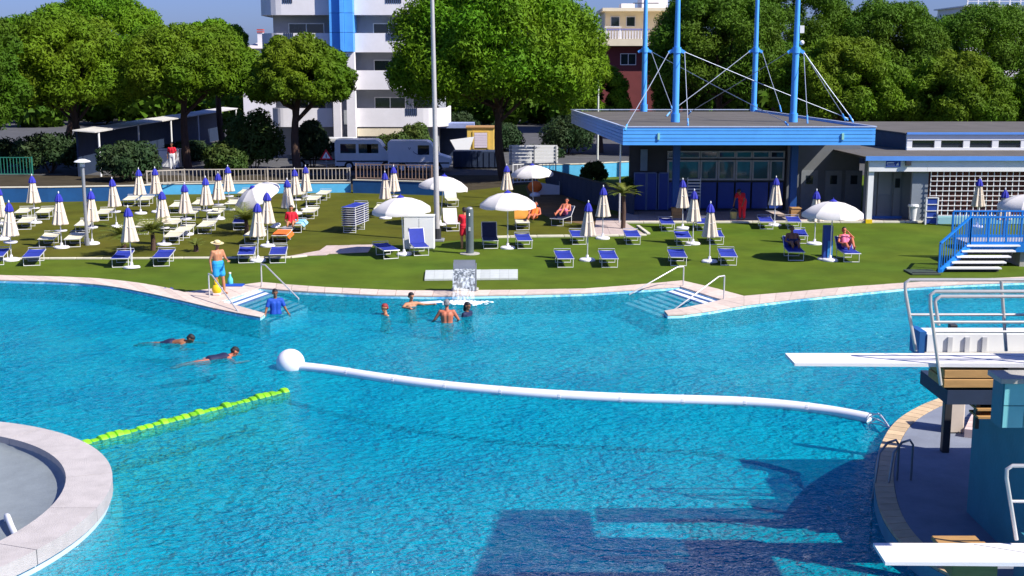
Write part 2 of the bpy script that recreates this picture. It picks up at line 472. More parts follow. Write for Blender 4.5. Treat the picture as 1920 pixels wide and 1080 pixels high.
# coping stones, each its own piece
pc = bpy.data.objects.new('pool_coping', None); link(pc); pc['kind'] = 'structure'
under = MB()
def stones(outer, inner, size, parent, name='coping_stone', mat=COPE, z0=0.012, z1=0.045, gap=0.012, ub=None):
    n_ = max(1, int(round((plen(outer) + plen(inner)) / 2 / size)))
    A = resample(outer, n_ + 1); B = resample(inner, n_ + 1)
    for i in range(n_):
        a, bq, c_, d_ = A[i], A[i + 1], B[i + 1], B[i]
        ctr = (a + bq + c_ + d_) / 4
        def sh(p):
            v = ctr - p; L_ = v.length; return p + v * min(0.3, gap / max(L_, 1e-6))
        q = [sh(p) for p in (a, bq, c_, d_)]
        m_ = MB().prism([(p.x - ctr.x, p.y - ctr.y) for p in q], 0, z1 - z0 + random.uniform(-.003, .003))
        m_.build(name, mat, parent, loc=(ctr.x - parent.location.x, ctr.y - parent.location.y, z0))
        if ub is not None:
            ub.prism([(p.x, p.y) for p in (a, bq, c_, d_)], 0.002, z0 - 0.002)
def ext(p, q, dd):  # push water-side points a little over the pool
    return p
stones(out_left, in_left, 0.62, pc, ub=under)
stones([out_top_l[0], lerp(out_top_l[0], out_top_l[1], .999)], top_l, 0.6, pc, ub=under)
stones([out_left[-1], in_left[-1] * 0.5 + out_left[-1] * 0.5], [top_l[0], lerp(top_l[0], in_left[-1], .999)], 3, pc, ub=under)
stones(spur_l_in, spur_l_out, 0.6, pc, ub=under)
stones(out_mid, in_mid, 0.62, pc, ub=under)
stones(out_top_r, top_r, 0.6, pc, ub=under)
stones(spur_r_in, spur_r_out, 0.6, pc, ub=under)
stones([out_top_r[-1], lerp(out_top_r[-1], spur_r_out[0], .999)], [spur_r_in[0], lerp(spur_r_in[0], spur_r_out[0], .6)], 3, pc, ub=under)
stones(out_right, in_right, 0.62, pc, ub=under)
under.build('coping_bed', GROUT, pc)

# pool entry steps
STEPM = P('step_tile', (0.80, 0.82, 0.90), 0.6, 0.06, 3)
NOSE = P('step_nosing', (0.06, 0.14, 0.30), 0.6, 0.1, 3)
def entry_steps(a, b_, dirv, label):
    """a-b_: top edge; dirv: way down"""
    base = (a + b_) / 2; base = Vector((base.x, base.y, -1.3))
    t = thing('pool_steps', base, label, 'steps', 'tiled pool entry steps')
    dirv = dirv.normalized()
    for k in range(8):
        z = -0.035 - 0.020 * k
        p = a + dirv * 0.36 * k; q = b_ + dirv * 0.36 * k
        r_ = q + dirv * 0.36; s_ = p + dirv * 0.36
        m_ = MB().prism([(v.x, v.y) for v in (p, q, r_, s_)], -1.3, z); m_.build('step', STEPM, t, world=True)
        p2 = s_ - dirv * 0.11; q2 = r_ - dirv * 0.11
        MB().prism([(v.x, v.y) for v in (p2, q2, r_ + dirv * .004, s_ + dirv * .004)], z - 0.03, z + 0.004).build('nosing', NOSE, t, world=True)
    return t
entry_steps(top_l[0] + Vector((.02, 0, 0)), top_l[1], (spur_l_in[-1] - spur_l_in[0]), 'pale striped pool steps below the man in the straw hat')
entry_steps(top_r[1], top_r[0], (spur_r_in[-1] - spur_r_in[0]), 'pale striped pool steps between the two thin handrails')

# upper lawn (drier), kerbs, paths
kerb_px = [(-60, 487), (120, 486), (250, 486), (360, 485), (450, 485), (545, 484)]
upl = GL(kerb_px + [(590, 476), (700, 462), (800, 455), (905, 447), (1005, 444), (1100, 443), (1140, 414), (1180, 405), (1180, 350), (1040, 340), (820, 364), (660, 358), (480, 360), (310, 362), (250, 374), (-60, 378)])
struct('upper_lawn', MB().prism([(p.x, p.y) for p in upl], -0.02, 0.006), GRASS2)
struct('earth_patch', MB().prism([(p.x, p.y) for p in GL([(985, 350), (1030, 348), (1110, 392), (1170, 408), (1120, 425), (1040, 412), (1000, 395)])], -0.02, 0.012), EARTH)
kb = bpy.data.objects.new('lawn_kerb', None); link(kb); kb['kind'] = 'structure'
def kerbline(px, wdt=0.16, size=1.0, z1=0.10):
    pts = GL(px); A = resample(pts, max(2, int(plen(pts) / size) + 1))
    for a, b_ in zip(A, A[1:]):
        d = (b_ - a).normalized(); c_ = (a + b_) / 2; h = (b_ - a).length / 2 - 0.008
        o = MB().bbox((-h, -wdt / 2, 0), (h, wdt / 2, z1), 0.012).build('kerb_stone', KERB, kb, loc=(c_.x, c_.y, 0.0))
        o.rotation_euler = (0, 0, math.atan2(d.y, d.x))
kerbline(kerb_px, z1=.07); kerbline([(545, 484), (575, 481)], z1=.07)
kerbline([(905, 447), (1005, 445), (1108, 444)]); kerbline([(1165, 419), (1450, 418), (1738, 418)])
kerbline([(1108, 444), (1212, 442)], z1=.08); kerbline([(1216, 440), (1196, 425)], z1=.08)
pv = bpy.data.objects.new('terrace_pavement', None); link(pv); pv['kind'] = 'structure'
def slabs(p00, p10, p11, p01, nu, nv, parent, name='paving_slab', mat=PAVE, z0=0.01, z1=0.04):
    for i in range(nu):
        for j in range(nv):
            def at(u, v): return lerp(lerp(p00, p10, u), lerp(p01, p11, u), v)
            q = [at(i / nu, j / nv), at((i + 1) / nu, j / nv), at((i + 1) / nu, (j + 1) / nv), at(i / nu, (j + 1) / nv)]
            c_ = sum(q, Vector()) / 4
            q = [p + (c_ - p).normalized() * 0.012 for p in q]
            MB().prism([(p.x - c_.x, p.y - c_.y) for p in q], 0, z1 - z0 + random.uniform(-.004, .004)).build(name, mat, parent, loc=(c_.x, c_.y, z0))
g = [G(1168, 417.5), G(1738, 416.5), G(1720, 398), G(1165, 398)]
slabs(g[0], g[1], g[2], g[3], 18, 3, pv)
under = MB().prism([(p.x, p.y) for p in g], 0.0, 0.008); under.build('slab_bed', GROUT, pv)
slabs(G(1112, 443), G(1210, 441), G(1160, 411), G(1118, 411), 3, 4, pv)
slabs(G(590, 478), G(690, 474), G(700, 460), G(612, 462), 4, 3, pv)
slabs(G(540, 482), G(612, 479), G(640, 467), G(596, 472), 3, 2, pv)
# slab strip on the lawn behind the water fall
ps = bpy.data.objects.new('paved_strip', None); link(ps); ps['kind'] = 'structure'
slabs(G(796, 527), G(971, 525), G(971, 508), G(798, 510), 10, 1, ps, 'concrete_slab', P('slab_grey', (0.50, 0.53, 0.50), 0.8, 0.12, 3, 0.3, 30, rand=0.06), 0.01, 0.07)
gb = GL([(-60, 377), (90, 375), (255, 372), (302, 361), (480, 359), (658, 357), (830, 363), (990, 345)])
struct('shaded_ground', MB().prism([(p.x, p.y) for p in gb] + [(3, 84.5), (-60, 84.5)], -0.02, 0.009), P('shaded_earth', (.055, .045, .03), .95, .3, .8, .5, 20, spec=.1))  # dark earth colour stands in for the shade behind the wall
# road behind the fence
struct('road', MB().prism([(-90, 84), (90, 84), (90, 185), (-90, 185)], -0.02, 0.012), ASPH)
# ================================================================== VEGETATION
def leaf_mesh(name, pos, nrm, size, asp, mat):
    n_ = len(pos)
    up = rng.normal(size=(n_, 3)); t1 = np.cross(nrm, up); t1 /= np.linalg.norm(t1, axis=1)[:, None] + 1e-9
    t2 = np.cross(nrm, t1); t2 /= np.linalg.norm(t2, axis=1)[:, None] + 1e-9
    a = (size * asp)[:, None]; b_ = (size / asp)[:, None]
    k = rng.uniform(-.25, .25, size=(n_, 1))
    v = np.empty((n_, 3, 3))
    v[:, 0] = pos - t1 * b_ - t2 * a * (.6 + k); v[:, 1] = pos + t1 * b_ - t2 * a * (.6 - k); v[:, 2] = pos + t2 * a * 1.3
    me = bpy.data.meshes.new(name)
    me.vertices.add(n_ * 3); me.vertices.foreach_set('co', v.reshape(-1).astype(np.float32))
    me.loops.add(n_ * 3); me.loops.foreach_set('vertex_index', np.arange(n_ * 3, dtype=np.int32))
    me.polygons.add(n_); me.polygons.foreach_set('loop_start', np.arange(0, n_ * 3, 3, dtype=np.int32))
    me.update(calc_edges=True); me.materials.append(mat); return me
def crown_points(rx, ry, z0, z1, nlobe, per, lob=0.34, flat=0.45, shell=0.25):
    """dome of lobes: points + outward normals"""
    P_, N_ = [], []
    H = z1 - z0; zc = z0 + H * flat
    for i in range(nlobe):
        a = i * 2.39996 + rng.uniform(-.3, .3); u = (i + .5) / nlobe
        el = math.asin(1 - 1.55 * u)                  # from the top to a little under the equator
        ce, se = math.cos(el), math.sin(el)
        k = rng.uniform(.80, 1.0)
        c_ = np.array([rx * (1 - lob * .8) * ce * math.cos(a) * k, ry * (1 - lob * .8) * ce * math.sin(a) * k,
                       zc + (se * (z1 - zc) * (1 - lob * .7) if se > 0 else se * (zc - z0) * .7) * k])
        rl = lob * (rx + ry) / 2 * rng.uniform(.75, 1.15)
        d = rng.normal(size=(per, 3)); d /= np.linalg.norm(d, axis=1)[:, None]
        d = d[(d[:, 2] > -.55) | (rng.uniform(size=per) < .35)]
        rr = 1 - np.abs(rng.normal(0, shell, size=len(d))); rr = np.clip(rr, .1, 1.1)
        sc_ = np.array([1, 1, min(1.0, .62 + .25 * H / (rx + ry))])
        p = c_ + d * rr[:, None] * rl * sc_
        P_.append(p); N_.append(d + rng.normal(0, .55, size=d.shape))
    P_ = np.vstack(P_); N_ = np.vstack(N_); N_ /= np.linalg.norm(N_, axis=1)[:, None]
    return P_, N_
def branchy(mb, base, top, r0, r1, bend=0.3):
    pts = [];
    off = Vector((random.uniform(-bend, bend), random.uniform(-bend, bend), 0))
    for i in range(7):
        t = i / 6; pts.append(lerp(Vector(base), Vector(top), t) + off * math.sin(t * math.pi))
    mb.tube(pts, [lerp(r0, r1, i / 6) for i in range(7)], 8); return pts
def pine(px, py, x0, x1, ytop, ybot, label, mat=0, Y=None, nl=30, per=900, lsz=.098, group='umbrella pines', ry=None, lean=0.0, tr=0.32):
    base = G(px, py) if Y is None else Vector((V(px, 300, Y).x, Y, 0))
    ybot += 26; Yc = base.y
    cxw = (V(x0, 200, Yc).x + V(x1, 200, Yc).x) / 2; rx = (V(x1, 200, Yc).x - V(x0, 200, Yc).x) / 2
    zt = V(px, ytop, Yc).z; zb = V(px, ybot, Yc).z; zt += .06 * (zt - zb); rx *= 1.10
    t = thing('pine_tree', base, label, 'tree', group)
    ox = cxw - base.x
    ry = ry or min(rx, 7.5)
    p, nn = crown_points(rx, ry, zb, zt, nl * 3, int(per * 1.5), lob=.21, shell=.40, flat=.40)
    p[:, 0] += ox
    me = leaf_mesh('crown', p, nn, rng.uniform(lsz * .6, lsz * 1.3, len(p)), rng.uniform(1.2, 2.0, len(p)), PINE[mat])
    link(bpy.data.objects.new('crown', me), t)
    zf = zb + (zt - zb) * .25
    mb = MB(); pts = branchy(mb, (0, 0, -.05), (ox * .45, 0, zf), tr, tr * .62)
    mb.build('trunk', BARK, t, smooth=True)
    mb = MB()
    for i in range(9):
        a = i * 2.4 + random.uniform(-.4, .4); st = pts[4 + i % 3]
        en = Vector((ox + rx * .62 * math.cos(a), ry * .62 * math.sin(a), lerp(zb, zt, random.uniform(.3, .6))))
        md = lerp(st, en, .5) + Vector((0, 0, -.35)); mb.tube([st, md, en], [tr * .42, tr * .28, tr * .1], 6)
    mb.build('limb', BARK, t, smooth=True)
    return t
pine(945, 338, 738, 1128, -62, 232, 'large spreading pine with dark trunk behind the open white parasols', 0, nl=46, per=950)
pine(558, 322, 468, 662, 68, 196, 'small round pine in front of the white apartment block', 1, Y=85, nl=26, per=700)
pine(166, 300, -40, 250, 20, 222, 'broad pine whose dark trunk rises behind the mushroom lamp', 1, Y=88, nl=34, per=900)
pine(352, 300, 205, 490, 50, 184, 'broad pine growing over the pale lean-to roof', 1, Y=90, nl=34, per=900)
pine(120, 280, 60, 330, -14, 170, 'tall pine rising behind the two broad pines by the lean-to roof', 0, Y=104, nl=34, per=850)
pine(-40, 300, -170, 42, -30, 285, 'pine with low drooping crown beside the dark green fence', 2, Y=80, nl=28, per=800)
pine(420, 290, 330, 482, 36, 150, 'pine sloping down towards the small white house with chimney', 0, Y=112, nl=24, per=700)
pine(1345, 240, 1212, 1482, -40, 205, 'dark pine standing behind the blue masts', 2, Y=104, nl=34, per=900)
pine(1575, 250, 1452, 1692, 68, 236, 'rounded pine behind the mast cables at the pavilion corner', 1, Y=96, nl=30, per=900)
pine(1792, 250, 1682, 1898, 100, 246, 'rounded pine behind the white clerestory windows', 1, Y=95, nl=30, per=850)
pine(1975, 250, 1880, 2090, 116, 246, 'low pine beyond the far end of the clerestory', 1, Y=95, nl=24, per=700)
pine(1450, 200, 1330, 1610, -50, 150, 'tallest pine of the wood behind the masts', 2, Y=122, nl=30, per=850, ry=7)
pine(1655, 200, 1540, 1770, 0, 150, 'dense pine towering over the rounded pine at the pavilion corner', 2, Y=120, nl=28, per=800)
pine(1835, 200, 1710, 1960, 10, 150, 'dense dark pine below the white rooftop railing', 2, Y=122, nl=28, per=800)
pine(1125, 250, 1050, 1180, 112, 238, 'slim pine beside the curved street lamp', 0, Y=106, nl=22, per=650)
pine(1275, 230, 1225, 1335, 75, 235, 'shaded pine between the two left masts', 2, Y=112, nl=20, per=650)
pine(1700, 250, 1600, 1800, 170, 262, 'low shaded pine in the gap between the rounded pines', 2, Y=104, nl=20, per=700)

def bush(px, py, x0, x1, ytop, label, mat=BUSHM, Y=None, nl=14, per=420, lsz=.10, name='bush', cat='bush', group='bushes along the fence', ry=None):
    base = G(px, py) if Y is None else Vector((V(px, 300, Y).x, Y, 0))
    Yc = base.y; rx = (V(x1, 200, Yc).x - V(x0, 200, Yc).x) / 2; zt = max(.6, V(px, ytop, Yc).z)
    t = thing(name, base, label, cat, group)
    ox = (V(x0, 200, Yc).x + V(x1, 200, Yc).x) / 2 - base.x
    p, nn = crown_points(rx, ry or min(rx, 2.0), 0.05, zt, nl, per, lob=.42, flat=.4); p[:, 0] += ox; p = p[p[:, 2] > 0.03]; nn = nn[:len(p)]
    link(bpy.data.objects.new('foliage', leaf_mesh('foliage', p, nn, rng.uniform(lsz * .6, lsz * 1.4, len(p)), rng.uniform(1, 1.8, len(p)), mat)), t)
    mb = MB()
    for i in range(5):
        a = i * 1.3; mb.tube([(ox + .1 * math.cos(a), .1 * math.sin(a), -.03), (ox + rx * .4 * math.cos(a), .4 * math.sin(a), zt * .6)], [.05, .02], 6)
    mb.build('stem', BARK, t); return t
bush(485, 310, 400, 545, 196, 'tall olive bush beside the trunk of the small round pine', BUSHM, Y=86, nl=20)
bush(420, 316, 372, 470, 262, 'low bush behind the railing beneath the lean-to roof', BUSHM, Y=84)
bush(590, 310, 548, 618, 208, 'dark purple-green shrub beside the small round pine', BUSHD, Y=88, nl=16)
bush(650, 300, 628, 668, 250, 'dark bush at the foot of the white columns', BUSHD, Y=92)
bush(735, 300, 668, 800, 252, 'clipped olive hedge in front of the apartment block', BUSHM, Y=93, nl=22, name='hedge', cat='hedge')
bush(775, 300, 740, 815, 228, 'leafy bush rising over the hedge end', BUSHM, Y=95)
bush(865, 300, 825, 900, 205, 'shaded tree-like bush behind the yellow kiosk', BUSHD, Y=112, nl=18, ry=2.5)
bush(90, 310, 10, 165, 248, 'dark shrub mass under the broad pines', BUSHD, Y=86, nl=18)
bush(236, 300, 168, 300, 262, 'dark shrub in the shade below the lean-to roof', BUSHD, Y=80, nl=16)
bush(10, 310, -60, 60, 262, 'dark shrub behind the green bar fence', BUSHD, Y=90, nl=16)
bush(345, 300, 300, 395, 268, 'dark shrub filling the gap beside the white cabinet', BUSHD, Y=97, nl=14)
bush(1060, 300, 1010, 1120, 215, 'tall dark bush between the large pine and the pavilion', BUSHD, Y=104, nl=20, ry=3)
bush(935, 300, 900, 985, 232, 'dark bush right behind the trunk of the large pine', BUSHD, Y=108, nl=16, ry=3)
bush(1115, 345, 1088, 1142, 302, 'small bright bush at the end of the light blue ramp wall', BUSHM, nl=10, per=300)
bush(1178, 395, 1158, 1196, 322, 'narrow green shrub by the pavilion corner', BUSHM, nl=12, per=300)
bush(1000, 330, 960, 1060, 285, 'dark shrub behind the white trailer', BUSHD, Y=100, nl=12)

def palm(px, py, hpx, label, nf=26, L=1.1, trunk=.5):
    base = G(px, py)
    t = thing('dwarf_palm', base, label, 'palm', 'dwarf palms on the lawn')
    H = hpx / (FPX / base.y)
    MB().tube([(0, 0, -.03), (.03, 0, H * trunk * .5), (0, .02, H * trunk)], [.11, .10, .08], 8).build('trunk', BARK, t, smooth=True)
    for i in range(nf):
        a = i * 2.4; up = random.uniform(.2, 1.25); LL = L * random.uniform(.8, 1.1); mb = MB()
        pts = []
        for k in range(6):
            s_ = k / 5; pts.append(Vector((math.cos(a) * LL * s_ * math.cos(up * (1 - .5 * s_)), math.sin(a) * LL * s_ * math.cos(up * (1 - .5 * s_)), H * trunk + LL * s_ * math.sin(up) - .35 * LL * s_ * s_)))
        sd_ = Vector((-math.sin(a), math.cos(a), 0))
        for k in range(5):
            w0 = .012; mb.add([pts[k] - sd_ * w0, pts[k] + sd_ * w0, pts[k + 1] + sd_ * w0, pts[k + 1] - sd_ * w0], [(0, 1, 2, 3)])
            for sg in (-1, 1):
                for q in (0, .5):
                    p = lerp(pts[k], pts[k + 1], q); d = (pts[k + 1] - pts[k]).normalized()
                    e_ = p + (sd_ * sg * .8 + d * .8 + Vector((0, 0, -.1))) * .30 * LL
                    mb.add([p - d * .02, p + d * .06, e_], [(0, 1, 2)])
        mb.build('frond', PALM, t)
    return t
palm(232, 480, 74, 'upright dwarf palm to the left of the leaning closed parasol', L=1.05, trunk=.5)
palm(287, 470, 72, 'dwarf palm to the right of the leaning closed parasol', L=1.0, trunk=.5)
palm(462, 440, 62, 'bushy dwarf palm behind the blue lounger on the upper lawn', L=1.15, trunk=.45)
palm(367, 472, 34, 'tiny palm behind the man in the straw hat', nf=10, L=.4, trunk=.4)
palm(1168, 430, 90, 'slender dwarf palm beside the terrace in front of the pavilion', L=.85, trunk=.75)
palm(100, 250 + 70, 40, 'far palm in the shade of the broad pines', nf=12, L=1.0, trunk=.6)

# far wood: reads as one mass behind the pines
pos = []; nr = []
for i in range(190):
    x = rng.uniform(-130, 140); y = rng.uniform(150, 190); r_ = rng.uniform(3.0, 5.5); z = rng.uniform(2.2, 4.6)
    d = rng.normal(size=(560, 3)); d /= np.linalg.norm(d, axis=1)[:, None]
    pos.append(np.array([x, y, z]) + d * rng.uniform(.75, 1.0, (560, 1)) * np.array([r_, r_, r_ * .8])); nr.append(d + rng.normal(0, .5, d.shape))
pos = np.vstack(pos); nr = np.vstack(nr); nr /= np.linalg.norm(nr, axis=1)[:, None]; k_ = pos[:, 2] > .05; pos = pos[k_]; nr = nr[k_]
o = link(bpy.data.objects.new('far_wood', leaf_mesh('far_wood', pos, nr, rng.uniform(.35, .7, len(pos)), rng.uniform(1, 1.6, len(pos)), PINE[2])))
tag(o, 'dense dark wood far behind the buildings', 'wood', kind='stuff')
# ================================================================== BUILDINGS
def wallstrip(mb, pts, th, z0, z1):
    """wall of thickness th to the inside (left) of the plan polyline"""
    pts = [Vector((p[0], p[1], 0)) for p in pts]; n_ = len(pts); inn = []
    for i in range(n_):
        d = (pts[min(i + 1, n_ - 1)] - pts[max(i - 1, 0)]).normalized(); inn.append(pts[i] + Vector((-d.y, d.x, 0)) * th)
    for i in range(n_ - 1):
        mb.prism([(p.x, p.y) for p in (pts[i], pts[i + 1], inn[i + 1], inn[i])], z0, z1)
    return mb
def window(parent, x0, x1, z0, z1, Y, nm=2, fr=.07, fmat=None, gmat=None, name='window', dep=.08):
    """framed window facing -Y: frame part with pane sub-parts"""
    fmat = fmat or ALU; gmat = gmat or GLASS
    mb = MB(); mb.box((x0, Y - dep, z0), (x1, Y, z0 + fr)); mb.box((x0, Y - dep, z1 - fr), (x1, Y, z1))
    for k in range(nm + 1):
        xc = lerp(x0, x1, k / nm); a = min(max(xc - fr / 2, x0), x1 - fr); mb.box((a, Y - dep + .002, z0 + fr), (a + fr, Y - .002, z1 - fr))
    f = mb.build(name, fmat, parent, world=True)
    for k in range(nm):
        MB().box((lerp(x0, x1, k / nm) + fr * .5, Y - dep * .6, z0 + fr * .9), (lerp(x0, x1, (k + 1) / nm) - fr * .5, Y - dep * .4, z1 - fr * .9)).build('pane', gmat, f, world=True)
    return f
# ---- white apartment block with a blue stair tower
YA = 98.0
xa = lambda px, py=150: V(px, py, YA).x
za = lambda py: V(700, py, YA).z
ap = thing('apartment_block', (xa(645), YA + 6, 0), 'white apartment block with rounded balconies and blue stair tower', 'building')
GREYW = P('recess_shade_grey', (0.34, 0.36, 0.40), 0.8, 0.12, 1)  # grey puts the shade of the balcony recess into the wall colour
x_l, x_t0, x_t1, x_r = xa(486), xa(622), xa(667), xa(838)
bands = [(203, 238), (132, 168), (62, 98), (-8, 28), (-78, -42)]
MB().box((xa(508), YA + 1.7, 0), (x_r - .8, YA + 13, za(-110))).build('wall', GREYW, ap, world=True)
MB().box((xa(500), YA + 1.2, za(-112)), (x_r, YA + 13.5, za(-118))).build('roof', WALLW, ap, world=True)
def arc(cx, cy, r, a0, a1, n_=7): return [(cx + r * math.cos(R(a0 + (a1 - a0) * i / n_)), cy + r * math.sin(R(a0 + (a1 - a0) * i / n_))) for i in range(n_ + 1)]
for bi, (yt, yb) in enumerate(bands):
    z1, z0 = za(yt), za(yb)
    rr = 1.9
    left = [(x_l, YA + 6)] + arc(x_l + rr, YA + rr, rr, 180, 270) + [(x_t0, YA)]
    if bi == 0: left = [(xa(505), YA + 3)] + arc(xa(505) + 1, YA + 1, 1.0, 180, 270) + [(x_t0, YA)]
    right = [(x_t1, YA)] + arc(x_r - rr, YA + rr, rr, 270, 360) + [(x_r, YA + 6)]
    for pl in (left, right):
        mb = MB(); wallstrip(mb, pl, .16, z0, z1); bal = mb.build('balcony', WALLW, ap, world=True)
        inner = [(p[0], p[1]) for p in pl]
        if pl is left: poly = inner + [(inner[-1][0], YA + 1.7), (inner[0][0] + .05, YA + 6)]
        else: poly = inner + [(inner[-1][0] - .05, YA + 6), (inner[0][0], YA + 1.7)]
        cxp = sum(p[0] for p in poly) / len(poly); cyp = sum(p[1] for p in poly) / len(poly)
        MB().prism([(cxp + (p[0] - cxp) * .985, cyp + (p[1] - cyp) * .97) for p in poly], z0 + .03, z0 + .22).build('floor_slab', WALLW, bal, world=True)
    # railing insets in the parapets
    for gx0, gx1 in (((535, 553), (726, 755)) if bi else ((760, 780),)):
        mb = MB(); xg0, xg1 = xa(gx0), xa(gx1); k = 0
        while xg0 + k * .16 < xg1: mb.box((xg0 + k * .16, YA - .05, z1 - .55), (xg0 + k * .16 + .09, YA - .003, z1 + .03)); k += 1
        mb.build('railing_inset', NAVY, ap, world=True)
    # recessed windows above this parapet
    zt = za(yt - 34 + 3); zs = z1 - .7
    window(ap, xa(537), xa(605), zs, zt - .45, YA + 1.69, 2)
    window(ap, xa(697), xa(757), zs, zt - .45, YA + 1.69, 2, fmat=WHITE)
    window(ap, xa(770), xa(812), zs, zt - .45, YA + 1.69, 1)
# stair tower: three upright blue faces
zt0, zt1 = za(97), za(-125)
xm1, xm2 = lerp(x_t0, x_t1, .45), lerp(x_t0, x_t1, .62)
for (xa0, xa1, yo, m_) in ((x_t0 + .02, xm1, .25, BLUEF), (xm1 + .03, xm2, -.12, BLUEF), (xm2 + .03, x_t1 - .02, .1, BLUEF)):
    k = 0; z = zt0
    while z < zt1:
        MB().box((xa0, YA - .9 + yo, z), (xa1, YA + 1.6, z + 1.45)).build('tower_panel', m_, ap, world=True); z += 1.48
MB().box((xa(651), YA - .6, 0), (xa(667), YA + .2, zt0 - .02)).build('column', WALLW, ap, world=True)
MB().box((xa(626), YA - .75, 0), (xa(640), YA + .1, za(170))).build('column', WALLW, ap, world=True)
MB().box((xa(626), YA + .8, 0), (xa(650), YA + 1.65, zt0 - .05)).build('stair_wall', GREYW, ap, world=True)
MB().box((xa(668), YA - .02, za(241) - .6), (xa(760), YA + .5, za(241))).build('beam', CREAM, ap, world=True)

# ---- small white house with red banded chimney
YH = 142.0
xh = lambda px: V(px, 80, YH).x
zh = lambda py: V(470, py, YH).z
hs = thing('house', (xh(470), YH + 4, 0), 'small white house with red banded chimney beyond the pines', 'building')
MB().box((xh(452), YH, 0), (xh(520), YH + 8, zh(92))).build('wall', WALLW, hs, world=True)
mb = MB(); mb.add([(xh(450), YH - .4, zh(91)), (xh(522), YH - .4, zh(91)), (xh(522), YH + 8.4, zh(91)), (xh(450), YH + 8.4, zh(91)), (xh(472), YH + 4, zh(78)), (xh(506), YH + 4, zh(78))],
                  [(0, 1, 5, 4), (1, 2, 5), (2, 3, 4, 5), (3, 0, 4), (3, 2, 1, 0)])
rf = mb.build('roof', P('pale_roof', (.55, .50, .48), .8, .1, 2), hs, world=True)
ch = MB().box((xh(478), YH + 1.5, zh(92)), (xh(488), YH + 2.3, zh(58))).build('chimney', WALLW, rf, world=True)
for yy in (60, 56):
    MB().box((xh(477.3), YH + 1.4, zh(yy)), (xh(488.7), YH + 2.4, zh(yy - 2))).build('chimney_band', P('chimney_red', (.5, .06, .04), .8), rf, world=True)

# ---- cream building with roof terrace and balustrade
YB = 132.0
xb = lambda px: V(px, 60, YB).x
zb_ = lambda py: V(1150, py, YB).z
cb = thing('terrace_house', (xb(1180), YB + 6, 0), 'cream house with slatted roof terrace balustrade and dark red ground walls', 'building')
MB().box((xb(1128), YB + .8, 0), (xb(1330), YB + 12, zb_(87))).build('lower_wall', P('oxblood_wall', (.16, .035, .035), .8, .15, 1), cb, world=True)
MB().box((xb(1094), YB - .5, zb_(86)), (xb(1330), YB + 12.5, zb_(73))).build('terrace_slab', CREAM, cb, world=True)
k = 0
while xb(1099) + k * .30 < xb(1216):
    x = xb(1099) + k * .30
    MB().box((x, YB - .4, zb_(72.8)), (x + .16, YB - .33, zb_(56))).build('baluster', WALLW, cb, world=True); k += 1
MB().box((xb(1097), YB - .45, zb_(56)), (xb(1218), YB - .28, zb_(54))).build('handrail', P('rail_purple', (.25, .25, .55), .6), cb, world=True)
MB().box((xb(1088), YB - .3, zb_(73)), (xb(1099), YB + 5, zb_(48))).build('corner_pier', CREAM, cb, world=True)
MB().box((xb(1140), YB + 4, zb_(73)), (xb(1330), YB + 12, zb_(18))).build('penthouse_wall', CREAM, cb, world=True)
MB().box((xb(1132), YB + 2, zb_(19)), (xb(1332), YB + 12.6, zb_(13))).build('penthouse_roof', CREAM, cb, world=True)
MB().box((xb(1212), YB + 5, zb_(13)), (xb(1262), YB + 10, zb_(-12))).build('lift_housing', WALLW, cb, world=True)
MB().box((xb(1172), YB + 5, zb_(13)), (xb(1198), YB + 8, zb_(2))).build('water_tank', WALLW, cb, world=True)
window(cb, xb(1150), xb(1168), zb_(48), zb_(28), YB + 3.99, 1); window(cb, xb(1180), xb(1198), zb_(48), zb_(28), YB + 3.99, 1)
window(cb, xb(1165), xb(1195), zb_(122), zb_(100), YB + .79, 2, fmat=WHITE)
tbl = thing('terrace_table', (xb(1152), YB + 2, zb_(73)), 'white table and bench on the cream roof terrace', 'table')
MB().box((-.9, -.4, 1.25), (.9, .4, 1.32)).build('table_top', WHITE, tbl)
for sx in (-.8, .7): MB().box((sx, -.3, 0), (sx + .1, .3, 1.25)).build('leg', WHITE, tbl)
# ---- house roof with white terrace railing at the far right
YC = 150.0
xc_ = lambda px: V(px, 10, YC).x
zc_ = lambda py: V(1850, py, YC).z
rr_ = thing('far_house', (xc_(1890), YC + 5, 0), 'far white house with rooftop railing behind the pines', 'building')
MB().box((xc_(1812), YC, 0), (xc_(2080), YC + 10, zc_(13))).build('wall', WALLW, rr_, world=True)
MB().box((xc_(1806), YC - .4, zc_(13)), (xc_(2086), YC + 10.4, zc_(10.5))).build('roof_slab', WALLW, rr_, world=True)
for k in range(14):
    x = lerp(xc_(1812), xc_(2070), k / 13); MB().box((x, YC - .2, zc_(10.5)), (x + .14, YC - .06, zc_(-4))).build('railing_post', WHITE, rr_, world=True)
for yy in (-4, 3): MB().box((xc_(1812), YC - .19, zc_(yy)), (xc_(2071), YC - .08, zc_(yy - 1))).build('railing_bar', WHITE, rr_, world=True)

# ---- pavilion with blue fascia and masts
YP = 57.2
zf0, zf1 = V(1400, 272, YP).z, V(1400, 238, YP).z
xp0, xp1 = V(1168, 255, YP).x, V(1641, 255, YP).x
bl = G(1071, 206, zf1)                      # far left roof corner
DX = (bl.x - xp0) / (bl.y - YP)             # lean of the side walls
YBK = bl.y
pvn = thing('pavilion', ((xp0 + xp1) / 2, 66, 0), 'low pavilion with blue boarded fascia and flat grey roof', 'building')
def sk(x, y): return x + DX * (y - YP)
